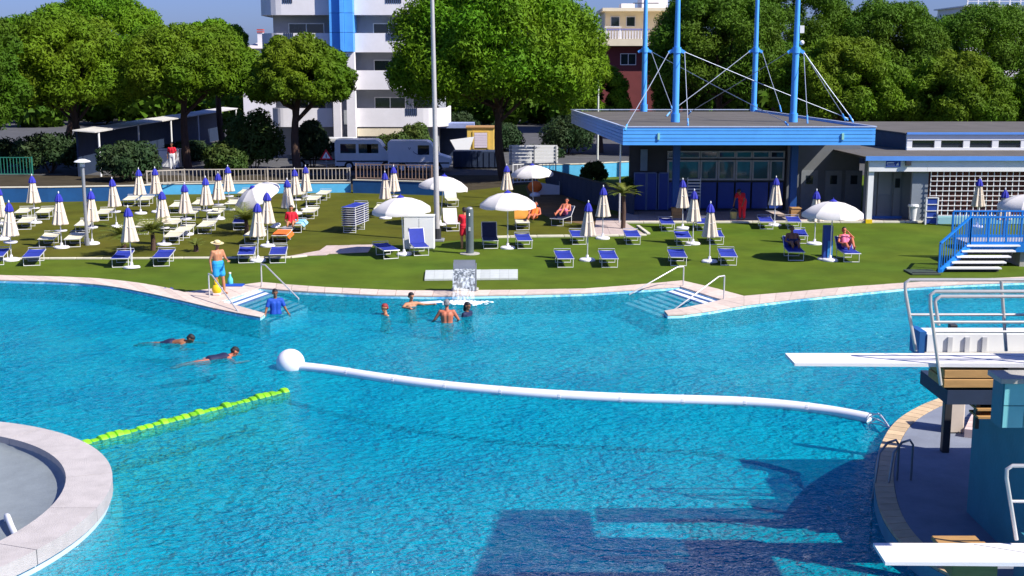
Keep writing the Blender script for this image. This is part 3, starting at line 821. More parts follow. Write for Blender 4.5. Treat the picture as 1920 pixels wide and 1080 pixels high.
# roof slab, then boards of the fascia
MB().prism([(xp0 + .1, YP + .1), (xp1 - .1, YP + .1), (sk(xp1, YBK) - .1, YBK - .1), (sk(xp0, YBK) + .1, YBK - .1)], zf0 + .12, zf1 - .10).build('roof', ROOFG, pvn, world=True)
nb = 5
for k in range(nb):
    za_, zb2 = lerp(zf0, zf1, k / nb), lerp(zf0, zf1, (k + 1) / nb) - .022
    MB().box((xp0, YP - .02 - .006 * (k % 2), za_), (xp1, YP + .07, zb2)).build('fascia_board', BLUEF, pvn, world=True)
    for xs, sg in ((xp0, 1), (xp1, -1)):
        MB().prism([(xs, YP + .075), (xs + .08 * sg, YP + .075), (sk(xs, YBK) + .08 * sg, YBK), (sk(xs, YBK), YBK)], za_, zb2).build('fascia_board', BLUEF, pvn, world=True)
mb = MB(); mb.box((xp0 - .03, YP - .05, zf1 - .012), (xp1 + .03, YP + .12, zf1 + .03)); 
mb.prism([(sk(xp0, YBK) - .03, YBK - .1), (sk(xp1, YBK), YBK - .1), (sk(xp1, YBK), YBK + .05), (sk(xp0, YBK) - .03, YBK + .05)], zf1 - .01, zf1 + .04)
for xs in (xp0, xp1): mb.prism([(xs - .03, YP + .13), (xs + .1, YP + .13), (sk(xs, YBK) + .1, YBK - .11), (sk(xs, YBK) - .03, YBK - .11)], zf1 - .012, zf1 + .03)
mb.build('roof_edging', P('edging_pale', (.45, .52, .68), .5), pvn, world=True)
for px in (1235, 1580): MB().box((V(px, 250, YP).x - .05, YP - .09, zf0 + .25), (V(px, 250, YP).x + .05, YP - .03, zf0 + .55)).build('fascia_lamp', P('lamp_green', (.3, .6, .5), .5), pvn, world=True)
# soffit
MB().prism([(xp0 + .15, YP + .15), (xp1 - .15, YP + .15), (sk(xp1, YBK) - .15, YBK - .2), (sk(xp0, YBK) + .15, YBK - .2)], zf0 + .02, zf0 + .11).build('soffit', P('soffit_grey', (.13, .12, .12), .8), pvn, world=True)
# columns with wooden boxes at the foot
for px in (1266, 1485):
    c_ = V(px, 398, 61.0)
    MB().bbox((c_.x - .17, 60.85, 0), (c_.x + .17, 61.2, zf0 + .03), .02).build('column', P('column_shade_blue', (.010, .07, .28), .5, .12, 1.5), pvn, world=True)  # blue darkened to hold the shade under the roof
    bx = thing('planter_box', (c_.x - .02, 60.3, .03), 'ochre wooden box at the foot of the blue column %s' % ('behind two closed parasols' if px == 1266 else 'right of the lifeguard'), 'box')
    for k in range(3): MB().box((-.24, -.24, .005 + k * .15), (.24, .24, .145 + k * .15)).build('plank', WOOD, bx)
    MB().box((-.27, -.27, .46), (.27, .27, .50)).build('lid', WOOD, bx)
# glazed front and walls
YG = 63.5
xg = lambda px: V(px, 340, YG).x
zg = lambda py: V(1350, py, YG).z
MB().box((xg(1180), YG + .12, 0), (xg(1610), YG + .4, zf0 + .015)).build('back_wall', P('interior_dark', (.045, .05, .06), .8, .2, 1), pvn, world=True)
fx = [1250, 1312, 1345, 1378, 1409, 1442, 1470]
for a, b_ in zip(fx, fx[1:]):
    MB().box((xg(a) + .05, YG - .02, .12), (xg(b_) - .05, YG + .03, zg(342))).build('blue_panel', BLUEP, pvn, world=True)
    window(pvn, xg(a) + .01, xg(b_) - .01, zg(338), zg(300), YG + .06, 1, .09, GALV, GLASSC)
    window(pvn, xg(a) + .01, xg(b_) - .01, zg(297), zg(283), YG + .06, 1, .07, GALV, GLASS, 'transom_window')
for px in (1190, 1214, 1232):
    d_ = MB().box((xg(px), YG - .05, .05), (xg(px + 20), YG + .02, zg(325))).build('door', BLUEP, pvn, world=True)
    mb = MB(); x0, x1 = xg(px), xg(px + 20)
    mb.box((x0 - .05, YG - .07, .03), (x0 + .0, YG - .01, zg(325))); mb.box((x1, YG - .07, .03), (x1 + .05, YG - .01, zg(325))); mb.box((x0 - .05, YG - .07, zg(325)), (x1 + .05, YG - .01, zg(323)))
    mb.build('door_frame', P('frame_bluegrey', (.12, .18, .36), .6), d_, world=True)
MB().box((xg(1200), YG - .06, zg(320)), (xg(1213), YG + .03, zg(280))).build('window', P('bluegrey_pane', (.14, .22, .33), .3), pvn, world=True)
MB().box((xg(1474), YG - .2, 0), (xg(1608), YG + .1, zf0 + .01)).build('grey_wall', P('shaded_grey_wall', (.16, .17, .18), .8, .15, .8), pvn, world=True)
MB().box((xg(1180), 60.4, .0), (xg(1610), YG - .21, .035)).build('floor', P('pavilion_floor', (.16, .16, .18), .7), pvn, world=True)
for px in (1500, 1545, 1583): 
    d_ = MB().box((xg(px), YG - .26, .04), (xg(px) + .85, YG - .2, 2.1)).build('door', P('door_grey', (.22, .24, .26), .6), pvn, world=True)
    MB().box((xg(px) + .25, YG - .275, 1.4), (xg(px) + .6, YG - .255, 1.85)).build('door_window', GLASS, d_, world=True)
mb = MB()
for k in range(6): mb.box((xg(1290), YG - .35, .9 + k * .16), (xg(1310), YG - .28, .98 + k * .16))
sh = thing('louvre_stand', (xg(1300), YG - .3, .035), 'white louvred rack standing at the pavilion glass front', 'rack')
for k in range(6): MB().box((-.35, -.05, .75 + k * .16), (.35, .02, .83 + k * .16)).build('slat', WHITE, sh)
for sx in (-.35, .31): MB().box((sx, .03, 0), (sx + .04, .07, 1.7)).build('upright', ALU, sh)
MB().tube([(5.2 + DX * 1, 58.3, -.02), (5.2 + DX, 58.3, zf0 + .03)], .04, 8).build('corner_post', ALU, pvn, world=True)

# masts on the roof
mast_b = []
for px, py in ((1207, 209), (1266, 229), (1413, 209), (1487, 229)):
    p = G(px, py, zf1 - .1); mast_b.append(p)
names = ['rear blue mast standing over the blue pine gap and carrying a thin crossbar', 'front blue mast beside the cream terrace house', 'rear blue mast in front of the dark pines', 'front blue mast with white lamp above its collar']
masts = []
for i, p in enumerate(mast_b):
    zc = V(1300, 93, p.y).z
    m_ = thing('roof_mast', p, names[i], 'mast', 'blue roof masts')
    h = zc - p.z; top = V(1300, -60, p.y).z - p.z
    MB().tube([(0, 0, 0), (0, 0, h)], .17, 12).build('shaft', BLUEM, m_, smooth=True)
    MB().tube([(0, 0, h), (0, 0, h + .9), (0, 0, top)], [.155, .14, .10], 12).build('upper_shaft', BLUEM, m_, smooth=True)
    MB().tube([(0, 0, 0), (0, 0, .45)], .23, 12).build('socket', BLUEM, m_, smooth=True)
    MB().tube([(0, 0, h - .18), (0, 0, h + .12)], .22, 12).build('collar', BLUEM, m_, smooth=True)
    for sx in (-1, 1): MB().bar((sx * .15, 0, h), (sx * .42, 0, h - .16), .07, .16).build('bracket', BLUEM, m_)
    masts.append((m_, p, h))
    if i == 0: MB().bar((-.8, 0, V(1300, 6, p.y).z - p.z), (.8, 0, V(1300, 6, p.y).z - p.z), .05).build('crossbar', DARK, m_)
    if i == 3:
        MB().box((.14, -.1, V(1300, 62, p.y).z - p.z), (.36, .1, V(1300, 48, p.y).z - p.z)).build('lamp', WHITE, m_)
        MB().ball((.28, -.05, V(1300, 80, p.y).z - p.z), .12).build('lamp', WHITE, m_)
# cables from the collars to the roof edges
def roofpt(px, py): return G(px, py, zf1 + .0)
ends = [(0, (1478, 232)), (1, (1590, 222)), (1, (1172, 240)), (2, (1250, 215)), (2, (1465, 207)), (3, (1290, 212)), (3, (1585, 222)), (3, (1514, 228)), (0, (1262, 208)), (1, (1290, 232)), (3, (1600, 226))]
lbl = 'thin steel stay cable from mast collar to pavilion roof'
for i, e_ in ends:
    m_, p, h = masts[i]; q = roofpt(*e_); sx = 1 if q.x > p.x else -1
    a = p + Vector((sx * .40, 0, h - .12))
    MB().tube([a, lerp(a, q, .5) + Vector((0, 0, -.04)), q], .018, 5).build('stay_cable', P('cable_grey', (.45, .5, .6), .4, metal=.3), m_, world=True)
    MB().tube([q + Vector((0, 0, -.1)), q + (a - q).normalized() * .35], .045, 6).build('cable_anchor', BLUEM, m_, world=True)

# ---- changing-room wing
YW = 58.4
xw = lambda px: V(px, 340, YW).x
zw = lambda py: V(1780, py, YW).z
wg = thing('changing_room_wing', (xw(1790), 62, 0), 'white changing room wing with clerestory windows and trellis front', 'building')
xW0, xW1 = xw(1626), xw(2130)
ze = zw(294)
MB().prism([(xW0 - .2, YW - .3), (xW1, YW - .3), (xW1, 63.0), (xW0 - .5, 68), (xW0 - .4, 63.0)], ze - .06, ze + .02).build('lower_roof', ROOFG, wg, world=True)
MB().box((xW0 - .22, YW - .36, ze - .16), (xW1, YW - .305, ze + .05)).build('eave_board', P('eave_blue', (.10, .28, .72), .5, .1, 1), wg, world=True)
MB().box((xW0, YW - .2, zw(321)), (xw(1735), YW, ze - .065)).build('white_band', WHITE, wg, world=True)
MB().box((xw(1735) + .01, YW - .2, zw(321)), (xW1, YW - .01, ze - .065)).build('white_band', WHITE, wg, world=True)
MB().box((xw(1627), YW - .1, .12), (xw(1637), YW + .15, zw(321))).build('corner_post', WHITE, wg, world=True)
MB().box((xw(1626), YW - .12, .0), (xw(1638), YW + .17, .19)).build('post_foot', YEL, wg, world=True)
# recessed entrance
gw = P('entrance_panel', (.22, .25, .29), .7, .1, 1)
MB().box((xw(1640), YW + 1.6, 0), (xw(1742), YW + 1.8, ze - .1)).build('entrance_wall', gw, wg, world=True)
for a, b_ in ((1642, 1662), (1664, 1690), (1694, 1709)):
    d_ = MB().box((xw(a) + .02, YW + 1.5, .15), (xw(b_), YW + 1.59, 2.35)).build('door', P('door_slate', (.19, .22, .26), .6, .1, 1), wg, world=True)
    if a == 1694: MB().box((xw(1697), YW + 1.47, 1.55), (xw(1706), YW + 1.51, 2.0)).build('door_window', GLASS, d_, world=True)
    else: MB().box((xw(a) + .06, YW + 1.47, .3), (xw(b_) - .05, YW + 1.505, 1.2)).build('door_panel', P('door_slate2', (.15, .18, .22), .6, .1, 1), d_, world=True)
MB().box((xw(1640), YW + 1.40, .03), (xw(1712), YW + 1.49, .16)).build('skirting', P('skirting_blue', (.05, .17, .50), .6), wg, world=True)
MB().box((xw(1712), YW + .1, 0), (xw(1742), YW + .3, zw(321))).build('grey_wall', gw, wg, world=True)
# sign with unreadable white lettering
sg = MB().box((xw(1657), YW - .235, zw(312)), (xw(1684), YW - .205, zw(300))).build('sign', P('sign_blue', (.02, .06, .32), .5), wg, world=True)
mb = MB(); mb.box((xw(1659), YW - .245, zw(309.2)), (xw(1673), YW - .238, zw(308.2))); mb.box((xw(1659.5), YW - .245, zw(305.4)), (xw(1671.5), YW - .238, zw(303.6))); mb.box((xw(1658.6), YW - .245, zw(307.6)), (xw(1659.4), YW - .238, zw(303.4)))
mb.add([(xw(1675), YW - .24, zw(309.5)), (xw(1680.5), YW - .24, zw(309.5)), (xw(1679.4), YW - .24, zw(303.5))], [(0, 1, 2)]); mb.build('sign_marking', WHITE, sg, world=True)
lp = thing('wall_lamp', (xw(1697), YW - .21, zw(310)), 'dark floodlight bracketed on the white band beside the blue sign', 'lamp')
MB().box((-.12, -.2, .02), (.12, -.06, .24)).build('lamp_head', DARK, lp); MB().bar((0, .0, .0), (-.02, -.12, .1), .06).build('bracket', GALV, lp)
# pale blue pole in front of the band
pb = thing('blue_pole', G(1739, 414), 'pale blue pole with square head beside the blue shelf rack', 'pole')
hh = hgt(1739, 298, pb.location)
MB().box((-.08, -.07, 0), (.08, .07, hh - .28)).build('shaft', P('pole_cyan', (.25, .62, .85), .5), pb); MB().box((-.18, -.1, hh - .28), (.18, .1, hh)).build('head', P('pole_head', (.30, .55, .72), .5), pb)
# brick wall and trellis
MB().box((xw(1743), YW + .35, 0), (xW1, YW + .6, ze - .1)).build('brick_wall', BRICK, wg, world=True)
tz0, tz1 = zw(404), zw(321.5)
x0, x1 = xw(1744), xw(1935)
k = 0; step = .30
while x0 + k * step < x1:
    MB().box((x0 + k * step, YW - .06, tz0), (x0 + k * step + .032, YW - .025, tz1)).build('trellis_bar', WHITE, wg, world=True); k += 1
k = 0
while tz0 + k * .235 < tz1:
    MB().box((x0, YW - .102, tz0 + k * .235), (x1, YW - .062, tz0 + k * .235 + .030)).build('trellis_rail', WHITE, wg, world=True); k += 1
MB().box((x0, YW - .5, .02), (x1, YW - .12, tz0 - .02)).build('plinth', P('plinth_teal', (.25, .48, .52), .7, .1, 1), wg, world=True)
# clerestory
YCl = 62.6
xq = lambda px: V(px, 265, YCl).x
zq = lambda py: V(1780, py, YCl).z
MB().box((xq(1701), YCl, ze - .05), (xq(2130), YCl + .2, zq(277))).build('clerestory_sill', WHITE, wg, world=True)
MB().box((xq(1701), YCl, zq(263)), (xq(2130), YCl + .2, zq(252))).build('clerestory_beam', WHITE, wg, world=True)
MB().box((xq(1701), YCl + .03, zq(277)), (xq(1711), YCl + .18, zq(263))).build('clerestory_pier', WHITE, wg, world=True)
for k in range(8):
    a = 1711 + k * 54
    MB().box((xq(a) , YCl + .13, zq(277)), (xq(a + 42), YCl + .17, zq(263))).build('clerestory_window', GLASS, wg, world=True)
    MB().box((xq(a + 42), YCl + .02, zq(277)), (xq(a + 54), YCl + .18, zq(263))).build('clerestory_pier', WHITE, wg, world=True)
MB().box((xq(1699), YCl - .12, zq(252)), (xq(2130), YCl - .04, zq(248))).build('upper_eave', P('eave_blue', (.10, .28, .72), .5), wg, world=True)
MB().prism([(xq(1696), YCl - .04), (xq(2130), YCl - .04), (xq(2130), 75), (xq(1640), 75)], zq(251), zq(249)).build('upper_roof', ROOFG, wg, world=True)
MB().prism([(xq(1700), YCl + .22), (xq(1708), YCl + .22), (xq(1650), 75), (xq(1642), 75)], ze, zq(252)).build('upper_side_wall', NAVY, wg, world=True)
# bin and shelf rack
bn = thing('litter_bin', G(1711, 417), 'white litter bin with overhanging lid beside the wing entrance', 'bin')
MB().lathe([(0, .01), (.17, .01), (.21, .75), (.2, .76)], 16).build('body', WHITE, bn, smooth=False); MB().lathe([(.26, .76), (.27, .80), (.24, .88), (0, .90)], 16).build('lid', WHITE, bn)
rk = thing('shelf_rack', G(1739, 418.5) + Vector((.0, -.45, 0)), 'blue ladder-like shelf rack with four white rungs', 'rack')
for sx in (-.30, .24): MB().box((sx, -.08, 0), (sx + .06, .06, 1.28)).build('upright', WHITE, rk)
for k in range(4):
    MB().box((-.24, -.06, .06 + k * .31), (.24, -.02, .06 + k * .31 + .26)).build('panel', BLUEP, rk); MB().box((-.24, -.1, .33 + k * .31), (.24, .0, .36 + k * .31)).build('rung', WHITE, rk)
BLUED = P('wall_shade_blue', (0.008, 0.075, 0.22), 0.8, 0.2, 1.3, 0.2, 20)  # shade on these wall stretches is put into the darker blue
# ================================================================== WALLS, FENCES, STREET THINGS
def low_wall(px, hts, th, mat, label, name='garden_wall', cat='wall'):
    pts = GL(px); base = pts[len(pts) // 2]
    t = thing(name, base, label, cat)
    for (a, b_), (h0, h1) in zip(zip(pts, pts[1:]), zip(hts, hts[1:])):
        d = (b_ - a).normalized(); nrm = Vector((-d.y, d.x, 0)) * th
        b2 = b_ - d * .004
        MB().prism([(v.x, v.y) for v in (a, b2, b2 + nrm, a + nrm)], -.05, [h0, h1, h1, h0]).build('wall_panel', mat, t, world=True)
    for (a, b_), (h0, h1) in zip(zip(pts, pts[1:]), zip(hts, hts[1:])):
        d = (b_ - a).normalized(); nrm = Vector((-d.y, d.x, 0)); b2 = b_ - d * .006
        q = [a - nrm * .03, b2 - nrm * .03, b2 + nrm * (th + .03), a + nrm * (th + .03)]
        MB().prism([(v.x, v.y) for v in q], [h0 + .002, h1 + .002, h1 + .002, h0 + .002], [h0 + .05, h1 + .05, h1 + .05, h0 + .05]).build('wall_cap', KERB, t, world=True)
    return t
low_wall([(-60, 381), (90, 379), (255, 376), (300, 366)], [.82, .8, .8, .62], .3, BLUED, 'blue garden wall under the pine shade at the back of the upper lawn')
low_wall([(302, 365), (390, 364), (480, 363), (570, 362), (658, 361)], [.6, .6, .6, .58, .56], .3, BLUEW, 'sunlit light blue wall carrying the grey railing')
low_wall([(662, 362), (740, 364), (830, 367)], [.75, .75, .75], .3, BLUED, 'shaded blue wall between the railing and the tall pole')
low_wall([(1010, 337), (1090, 335), (1180, 330)], [.95, .95, .95], .3, BLUEW, 'light blue ramp wall left of the pavilion')
def fence(px, z0, z1, label, step=.22, mat=ALU, post=2.2, zoff=0):
    pts = GL(px); t = thing('railing', pts[0] + Vector((0, 0, z0)), label, 'railing')
    A = resample(pts, max(2, int(plen(pts) / post) + 1))
    for p in A: MB().box((p.x - .035, p.y + .10, z0 + .0), (p.x + .035, p.y + .17, z1)).build('post', mat, t, world=True)
    for a, b_ in zip(A, A[1:]):
        d = (b_ - a); L_ = d.length; dn_ = d.normalized()
        a2 = a + dn_ * .04 + Vector((0, .135, 0)); b2 = b_ - dn_ * .04 + Vector((0, .135, 0))
        for z in (z0 + .08, z1 - .05): MB().bar(a2 + Vector((0, 0, z)), b2 + Vector((0, 0, z)), .035, .05).build('rail', mat, t, world=True)
        mb = MB(); k = 1
        while k * step < L_ - .05:
            p = a2 + dn_ * k * step; mb.box((p.x - .017, p.y - .012, z0 + .1), (p.x + .017, p.y + .012, z1 - .07)); k += 1
        o = mb.build('bars', mat, t, world=True); o['kind'] = 'stuff'
    return t
BEIG = P('railing_beige', (.50, .44, .36), .6, .15, 3)
fence([(276, 368), (302, 365), (390, 364), (480, 363), (570, 362), (656, 361)], .66, 1.48, 'beige bar railing on the light blue wall', mat=BEIG)
fence([(668, 362), (740, 364), (810, 366)], .82, 1.75, 'brown bar railing on the shaded blue wall', mat=P('railing_brown', (.30, .2, .15), .6, .15, 3))
fence([(962, 346), (1000, 344), (1042, 342)], .05, 1.3, 'white bar railing behind the orange and yellow floats', step=.26, mat=WHITE)
fence([(-30, 330), (60, 330)], .05, 1.3, 'green bar fence under the pine at the edge of the lawn', mat=P('fence_green', (.03, .22, .16), .6))
# dark boarded screen left of the pavilion
scr = GL([(1018, 356), (1055, 366), (1100, 380), (1145, 393), (1188, 404)])
t = thing('board_screen', scr[2], 'dark navy boarded screen sloping down to the pavilion terrace', 'screen')
for a, b_ in zip(scr, scr[1:]):
    for k in range(5):
        p, q = lerp(a, b_, k / 5), lerp(a, b_, (k + 1) / 5) - (b_ - a).normalized() * .02
        n_ = Vector((-(b_ - a).y, (b_ - a).x, 0)).normalized() * .05
        MB().prism([(v.x, v.y) for v in (p, q, q + n_, p + n_)], 0, 1.25).build('board', NAVY, t, world=True)
    MB().prism([(v.x, v.y) for v in (a - n_, b_ - n_, b_ + n_ * 2, a + n_ * 2)], 1.26, 1.31).build('cap_rail', DARK, t, world=True)

# lean-to roof on white posts
y0_, y1_ = 82.0, 126.0
zr = 3.0
lt = thing('lean_to', (-29, 100, 0), 'long lean-to shelter with pale ribbed roof on white posts', 'shelter')
def rx_(Y): return V(lerp(178, 448, 0), 245, 82).x + (Y - 82) * ((V(446, 201, 126).x - V(178, 245, 82).x) / 44)
nseg = 14
for i in range(nseg):
    Ya, Yb = lerp(y0_, y1_, i / nseg), lerp(y0_, y1_, (i + 1) / nseg) - .04
    a = Vector((rx_(Ya), Ya, zr)); b_ = Vector((rx_(Yb), Yb, zr))
    mb = MB(); wL = 1.5
    c_ = b_ + Vector((-wL, 0, .12)); d_ = a + Vector((-wL, 0, .12)); dz = Vector((0, 0, .07 + .02 * (i % 2)))
    mb.add([a, b_, c_, d_, a + dz, b_ + dz, c_ + dz, d_ + dz], [(3, 2, 1, 0), (4, 5, 6, 7), (0, 1, 5, 4), (1, 2, 6, 5), (2, 3, 7, 6), (3, 0, 4, 7)])
    mb.build('roof_sheet', P('roof_sheet', (.60, .58, .54), .6, .2, 1.5, rand=.08), lt, world=True)
for Y in (83, 92, 101, 110, 119, 125.5):
    MB().tube([(rx_(Y) - .1, Y, -.03), (rx_(Y) - .1, Y, zr + .05)], .07, 8).build('post', WHITE, lt, world=True)
MB().prism([(rx_(83) - 1.65, 83), (rx_(83) - 1.52, 83), (rx_(125) - 1.52, 125), (rx_(125) - 1.65, 125)], 0, 3.15).build('back_wall', NAVY, lt, world=True)
tank = thing('white_cabinet', (V(318, 290, 90).x, 90, 0), 'grey white cabinet standing under the lean-to roof', 'cabinet')
MB().bbox((-.75, -.4, .05), (.75, .4, 1.35), .03).build('body', P('cabinet_grey', (.5, .5, .55), .5, .1, 2), tank); MB().box((-.78, -.43, 1.355), (.78, .43, 1.42)).build('top', WHITE, tank)
for sx in (-.36, .36): MB().box((sx - .33, -.43, .12), (sx + .33, -.405, 1.28)).build('door', WHITE, tank)

# vans and trailer on the road
def van(loc, rz, label, col, L=5.2, Hh=2.2, W=1.9, windows=True):
    t = thing('parked_van', loc, label, 'van', 'vans parked behind the fence', rz)
    m_ = P('van_' + col[0], col[1], .35, .05, 2)
    pr = [(-L / 2, .35), (L / 2 - .15, .35), (L / 2, .6), (L / 2 - .05, 1.0), (L / 2 - .85, 1.25), (L / 2 - 1.45, Hh - .12), (L / 2 - 1.7, Hh), (-L / 2 + .1, Hh), (-L / 2, Hh - .15)]
    mb = MB(); n_ = len(pr)
    vs = [(x, -W / 2, z) for x, z in pr] + [(x, W / 2, z) for x, z in pr]
    mb.add(vs, [tuple(range(n_))] + [tuple(range(2 * n_ - 1, n_ - 1, -1))] + [(i, i + n_, (i + 1) % n_ + n_, (i + 1) % n_) for i in range(n_)]); mb.build('body', m_, t)
    for sy in (-1, 1):
        y = sy * (W / 2 + .004)
        for x0, x1 in (((L / 2 - 2.3, L / 2 - 1.5), (-.6, .3), (-1.9, -.8)) if windows else ((L / 2 - 2.3, L / 2 - 1.5),)):
            MB().box((x0, min(y, y - sy * .02), 1.25), (x1, max(y, y - sy * .02), Hh - .3)).build('side_window', GLASS, t)
        for x in (-L / 2 + 1.0, L / 2 - .95):
            w_ = MB().tube([(x, y - sy * .2, .34), (x, y + sy * .02, .34)], .34, 16).build('wheel', TYRE, t); MB().tube([(x, y + sy * .021, .34), (x, y + sy * .035, .34)], .19, 12).build('rim', ALU, w_)
    MB().box((L / 2 - 1.42, -W / 2 + .15, 1.3), (L / 2 - .95, W / 2 - .15, 1.7)).build('windscreen', GLASS, t)
    for sy in (-.65, .65): MB().box((L / 2 - .12, sy - .15, .75), (L / 2 + .02, sy + .15, .95)).build('headlight', ALU, t)
    MB().box((-L / 2 + .1, -W / 2 - .012, .62), (L / 2 - .1, W / 2 + .012, .72)).build('trim_strip', DARK, t)
    return t
van((V(690, 300, 88).x, 88.5, .012), 0, 'white windowed van parked by the hedge', ('white', (.8, .8, .8)), L=4.6)
v2 = van((V(788, 300, 87).x, 87.0, .012), 0, 'white panel van with a dark curved smile mark on its side', ('white2', (.8, .79, .82)), L=4.4, windows=False)
MB().tube([(.1 + .55 * math.cos(R(a)), -.962, 1.6 + .35 * math.sin(R(a))) for a in range(200, 345, 12)], .02, 5).build('smile_mark', P('mark_navy', (.03, .04, .12), .6), v2)
MB().tube([(-.75, -.962, 1.75), (-.68, -.962, 1.6), (-.6, -.962, 1.75)], .02, 5).build('smile_mark', P('mark_navy', (.03, .04, .12), .6), v2)
van((V(605, 300, 90).x, 90.0, .012), math.pi, 'pale van half hidden behind the warning sign', ('pale', (.7, .7, .7)), L=4.8)
# white trailer with horizontal rails
tl = thing('white_trailer', (V(1000, 300, 86).x, 86, 0), 'white slatted trailer behind the trunk of the large pine', 'trailer')
for k in range(5): MB().box((-1.7, -.8, .75 + k * .24), (1.7, -.74, .75 + k * .24 + .17)).build('side_board', WHITE, tl)
for k in range(5): MB().box((-1.7, .74, .75 + k * .24), (1.7, .8, .75 + k * .24 + .17)).build('side_board', WHITE, tl)
MB().box((-1.7, -.73, .6), (1.7, .73, .72)).build('bed', GALV, tl)
for sx in (-1.6, 0, 1.5): MB().box((sx, -.86, .62), (sx + .08, -.81, 1.95)).build('upright', GALV, tl)
for sy in (-.7, .55): MB().tube([(.2, sy, .33), (.2, sy + .16, .33)], .33, 14).build('wheel', TYRE, tl)
# kiosk
kp = Vector((V(901, 280, 96).x, 96, 0))
kk = thing('yellow_kiosk', kp, 'yellow kiosk with closed white shutter', 'kiosk')
zk = lambda py: V(901, py, 96).z
MB().bbox((-1.05, 0, 0), (1.05, 2.0, zk(240)), .02).build('wall', YELW, kk)
MB().box((-1.15, -.1, zk(240)), (1.15, 2.1, zk(237.5))).build('roof', P('kiosk_roof', (.4, .22, .08), .8), kk)
shm = MB().box((-.48, -.05, zk(277)), (.52, -.005, zk(249))).build('shutter', P('shutter_pale', (.72, .62, .68), .6, .05, 3), kk)
for k in range(6): MB().box((-.47, -.07, lerp(zk(277), zk(249), k / 6) + .01), (.51, -.052, lerp(zk(277), zk(249), (k + 1) / 6) - .02)).build('shutter_slat', P('shutter_pale', (.72, .62, .68), .6), shm)
mb = MB(); mb.box((-.62, -.06, zk(279)), (-.49, .0, zk(246))); mb.box((.53, -.06, zk(279)), (.66, .0, zk(246))); mb.box((-.49, -.06, zk(248.5)), (.53, .0, zk(246))); mb.build('shutter_frame', YELW, kk)
# navy skip / screen wall before the kiosk
nv = thing('navy_container', (V(895, 310, 90).x, 90, 0), 'dark navy container standing in front of the yellow kiosk', 'container')
MB().bbox((-1.75, -.8, .1), (1.75, .8, V(895, 282, 90).z), .03).build('body', NAVY, nv)
for k in range(8): MB().box((-1.6 + k * .42, -.85, .15), (-1.45 + k * .42, -.805, V(895, 284, 90).z)).build('rib', NAVY, nv)
for sx in (-1.3, 1.1): MB().box((sx, -.7, 0), (sx + .2, .7, .1)).build('foot', DARK, nv)
bt = thing('white_boat', (V(866, 300, 92).x, 92.5, 0), 'upright white hull leaning beside the navy container', 'boat')
MB().add([(-.9, 0, 1.9), (.9, 0, 2.1), (.15, -.35, .05), (.15, .35, .05), (-.1, .6, 1.9), (.9, .6, 2.1)], [(0, 1, 2), (0, 2, 3, 4), (1, 5, 3, 2), (4, 3, 5), (0, 4, 5, 1)]).build('hull', WHITE, bt)
sh2 = thing('blue_shed', (V(845, 260, 100).x, 100, 0), 'pale blue open shed behind the tall steel pole', 'shed')
for sx in (-1.6, 1.4): MB().box((sx, -.1, 0), (sx + .22, .1, V(845, 240, 100).z)).build('post', P('shed_blue', (.25, .3, .5), .7), sh2)
MB().box((-1.8, -.2, V(845, 240, 100).z), (1.9, 2.2, V(845, 231, 100).z)).build('roof', P('shed_blue', (.25, .3, .5), .7), sh2)
MB().box((-1.5, 1.8, 0), (1.5, 2, V(845, 241, 100).z)).build('back_wall', NAVY, sh2)
# warning sign
ws = thing('warning_sign', (V(612, 300, 83.5).x, 83.5, 0), 'red bordered triangular warning sign on thin post', 'sign')
zs_ = V(612, 293, 83.5).z
MB().tube([(0, 0, 0), (0, 0, zs_ + .35)], .03, 6).build('post', GALV, ws)
def trip(s_, y): return [(-s_, y, zs_ - .5 * s_), (s_, y, zs_ - .5 * s_), (0, y, zs_ + 1.1 * s_)]
mb = MB(); a, b_ = trip(.45, -.06), trip(.45, -.04); mb.add(a + b_, [(0, 1, 2), (5, 4, 3), (0, 3, 4, 1), (1, 4, 5, 2), (2, 5, 3, 0)]); mb.build('border', RED, ws)
mb = MB(); a, b_ = trip(.28, -.066), trip(.28, -.062); mb.add(a + b_, [(0, 1, 2), (5, 4, 3), (0, 3, 4, 1), (1, 4, 5, 2), (2, 5, 3, 0)]); mb.build('face', WHITE, ws)
MB().box((-.03, -.072, zs_ - .1), (.03, -.068, zs_ + .14)).build('mark', DARK, ws)

# tall steel pole
pl = thing('tall_pole', G(820, 452), 'tall tapering steel pole on dark socket beside the white cabinet', 'pole')
hp = hgt(815, -70, pl.location)
MB().tube([(0, 0, 0), (-.05, 0, hp * .5), (-.12, 0, hp)], [.125, .10, .075], 14).build('shaft', P('pole_steel', (.55, .52, .50), .45, .1, 3, metal=.3), pl, smooth=True)
MB().tube([(0, 0, -.02), (0, 0, .55)], .17, 12).build('socket', DARK, pl); MB().bbox((-.3, -.3, 0), (.3, .3, .1), .02).build('base_plate', GALV, pl)
# mushroom lamp
ml_ = thing('mushroom_lamp', G(164, 460), 'grey garden lamp with flat white mushroom head', 'lamp')
hm = hgt(164, 297, ml_.location)
MB().tube([(0, 0, 0), (0, 0, hm - .1)], .07, 10).build('post', GALV, ml_, smooth=True)
MB().lathe([(0, hm - .02), (.12, hm - .03), (.30, hm - .10), (.34, hm - .14), (.30, hm - .16), (.1, hm - .17)], 20).build('lamp_head', WHITE, ml_, smooth=True)
MB().tube([(0, 0, hm - .34), (0, 0, hm - .16)], .10, 10).build('lamp_glass', PLASTW, ml_); MB().tube([(0, 0, 0), (0, 0, .3)], .10, 10).build('foot', GALV, ml_)
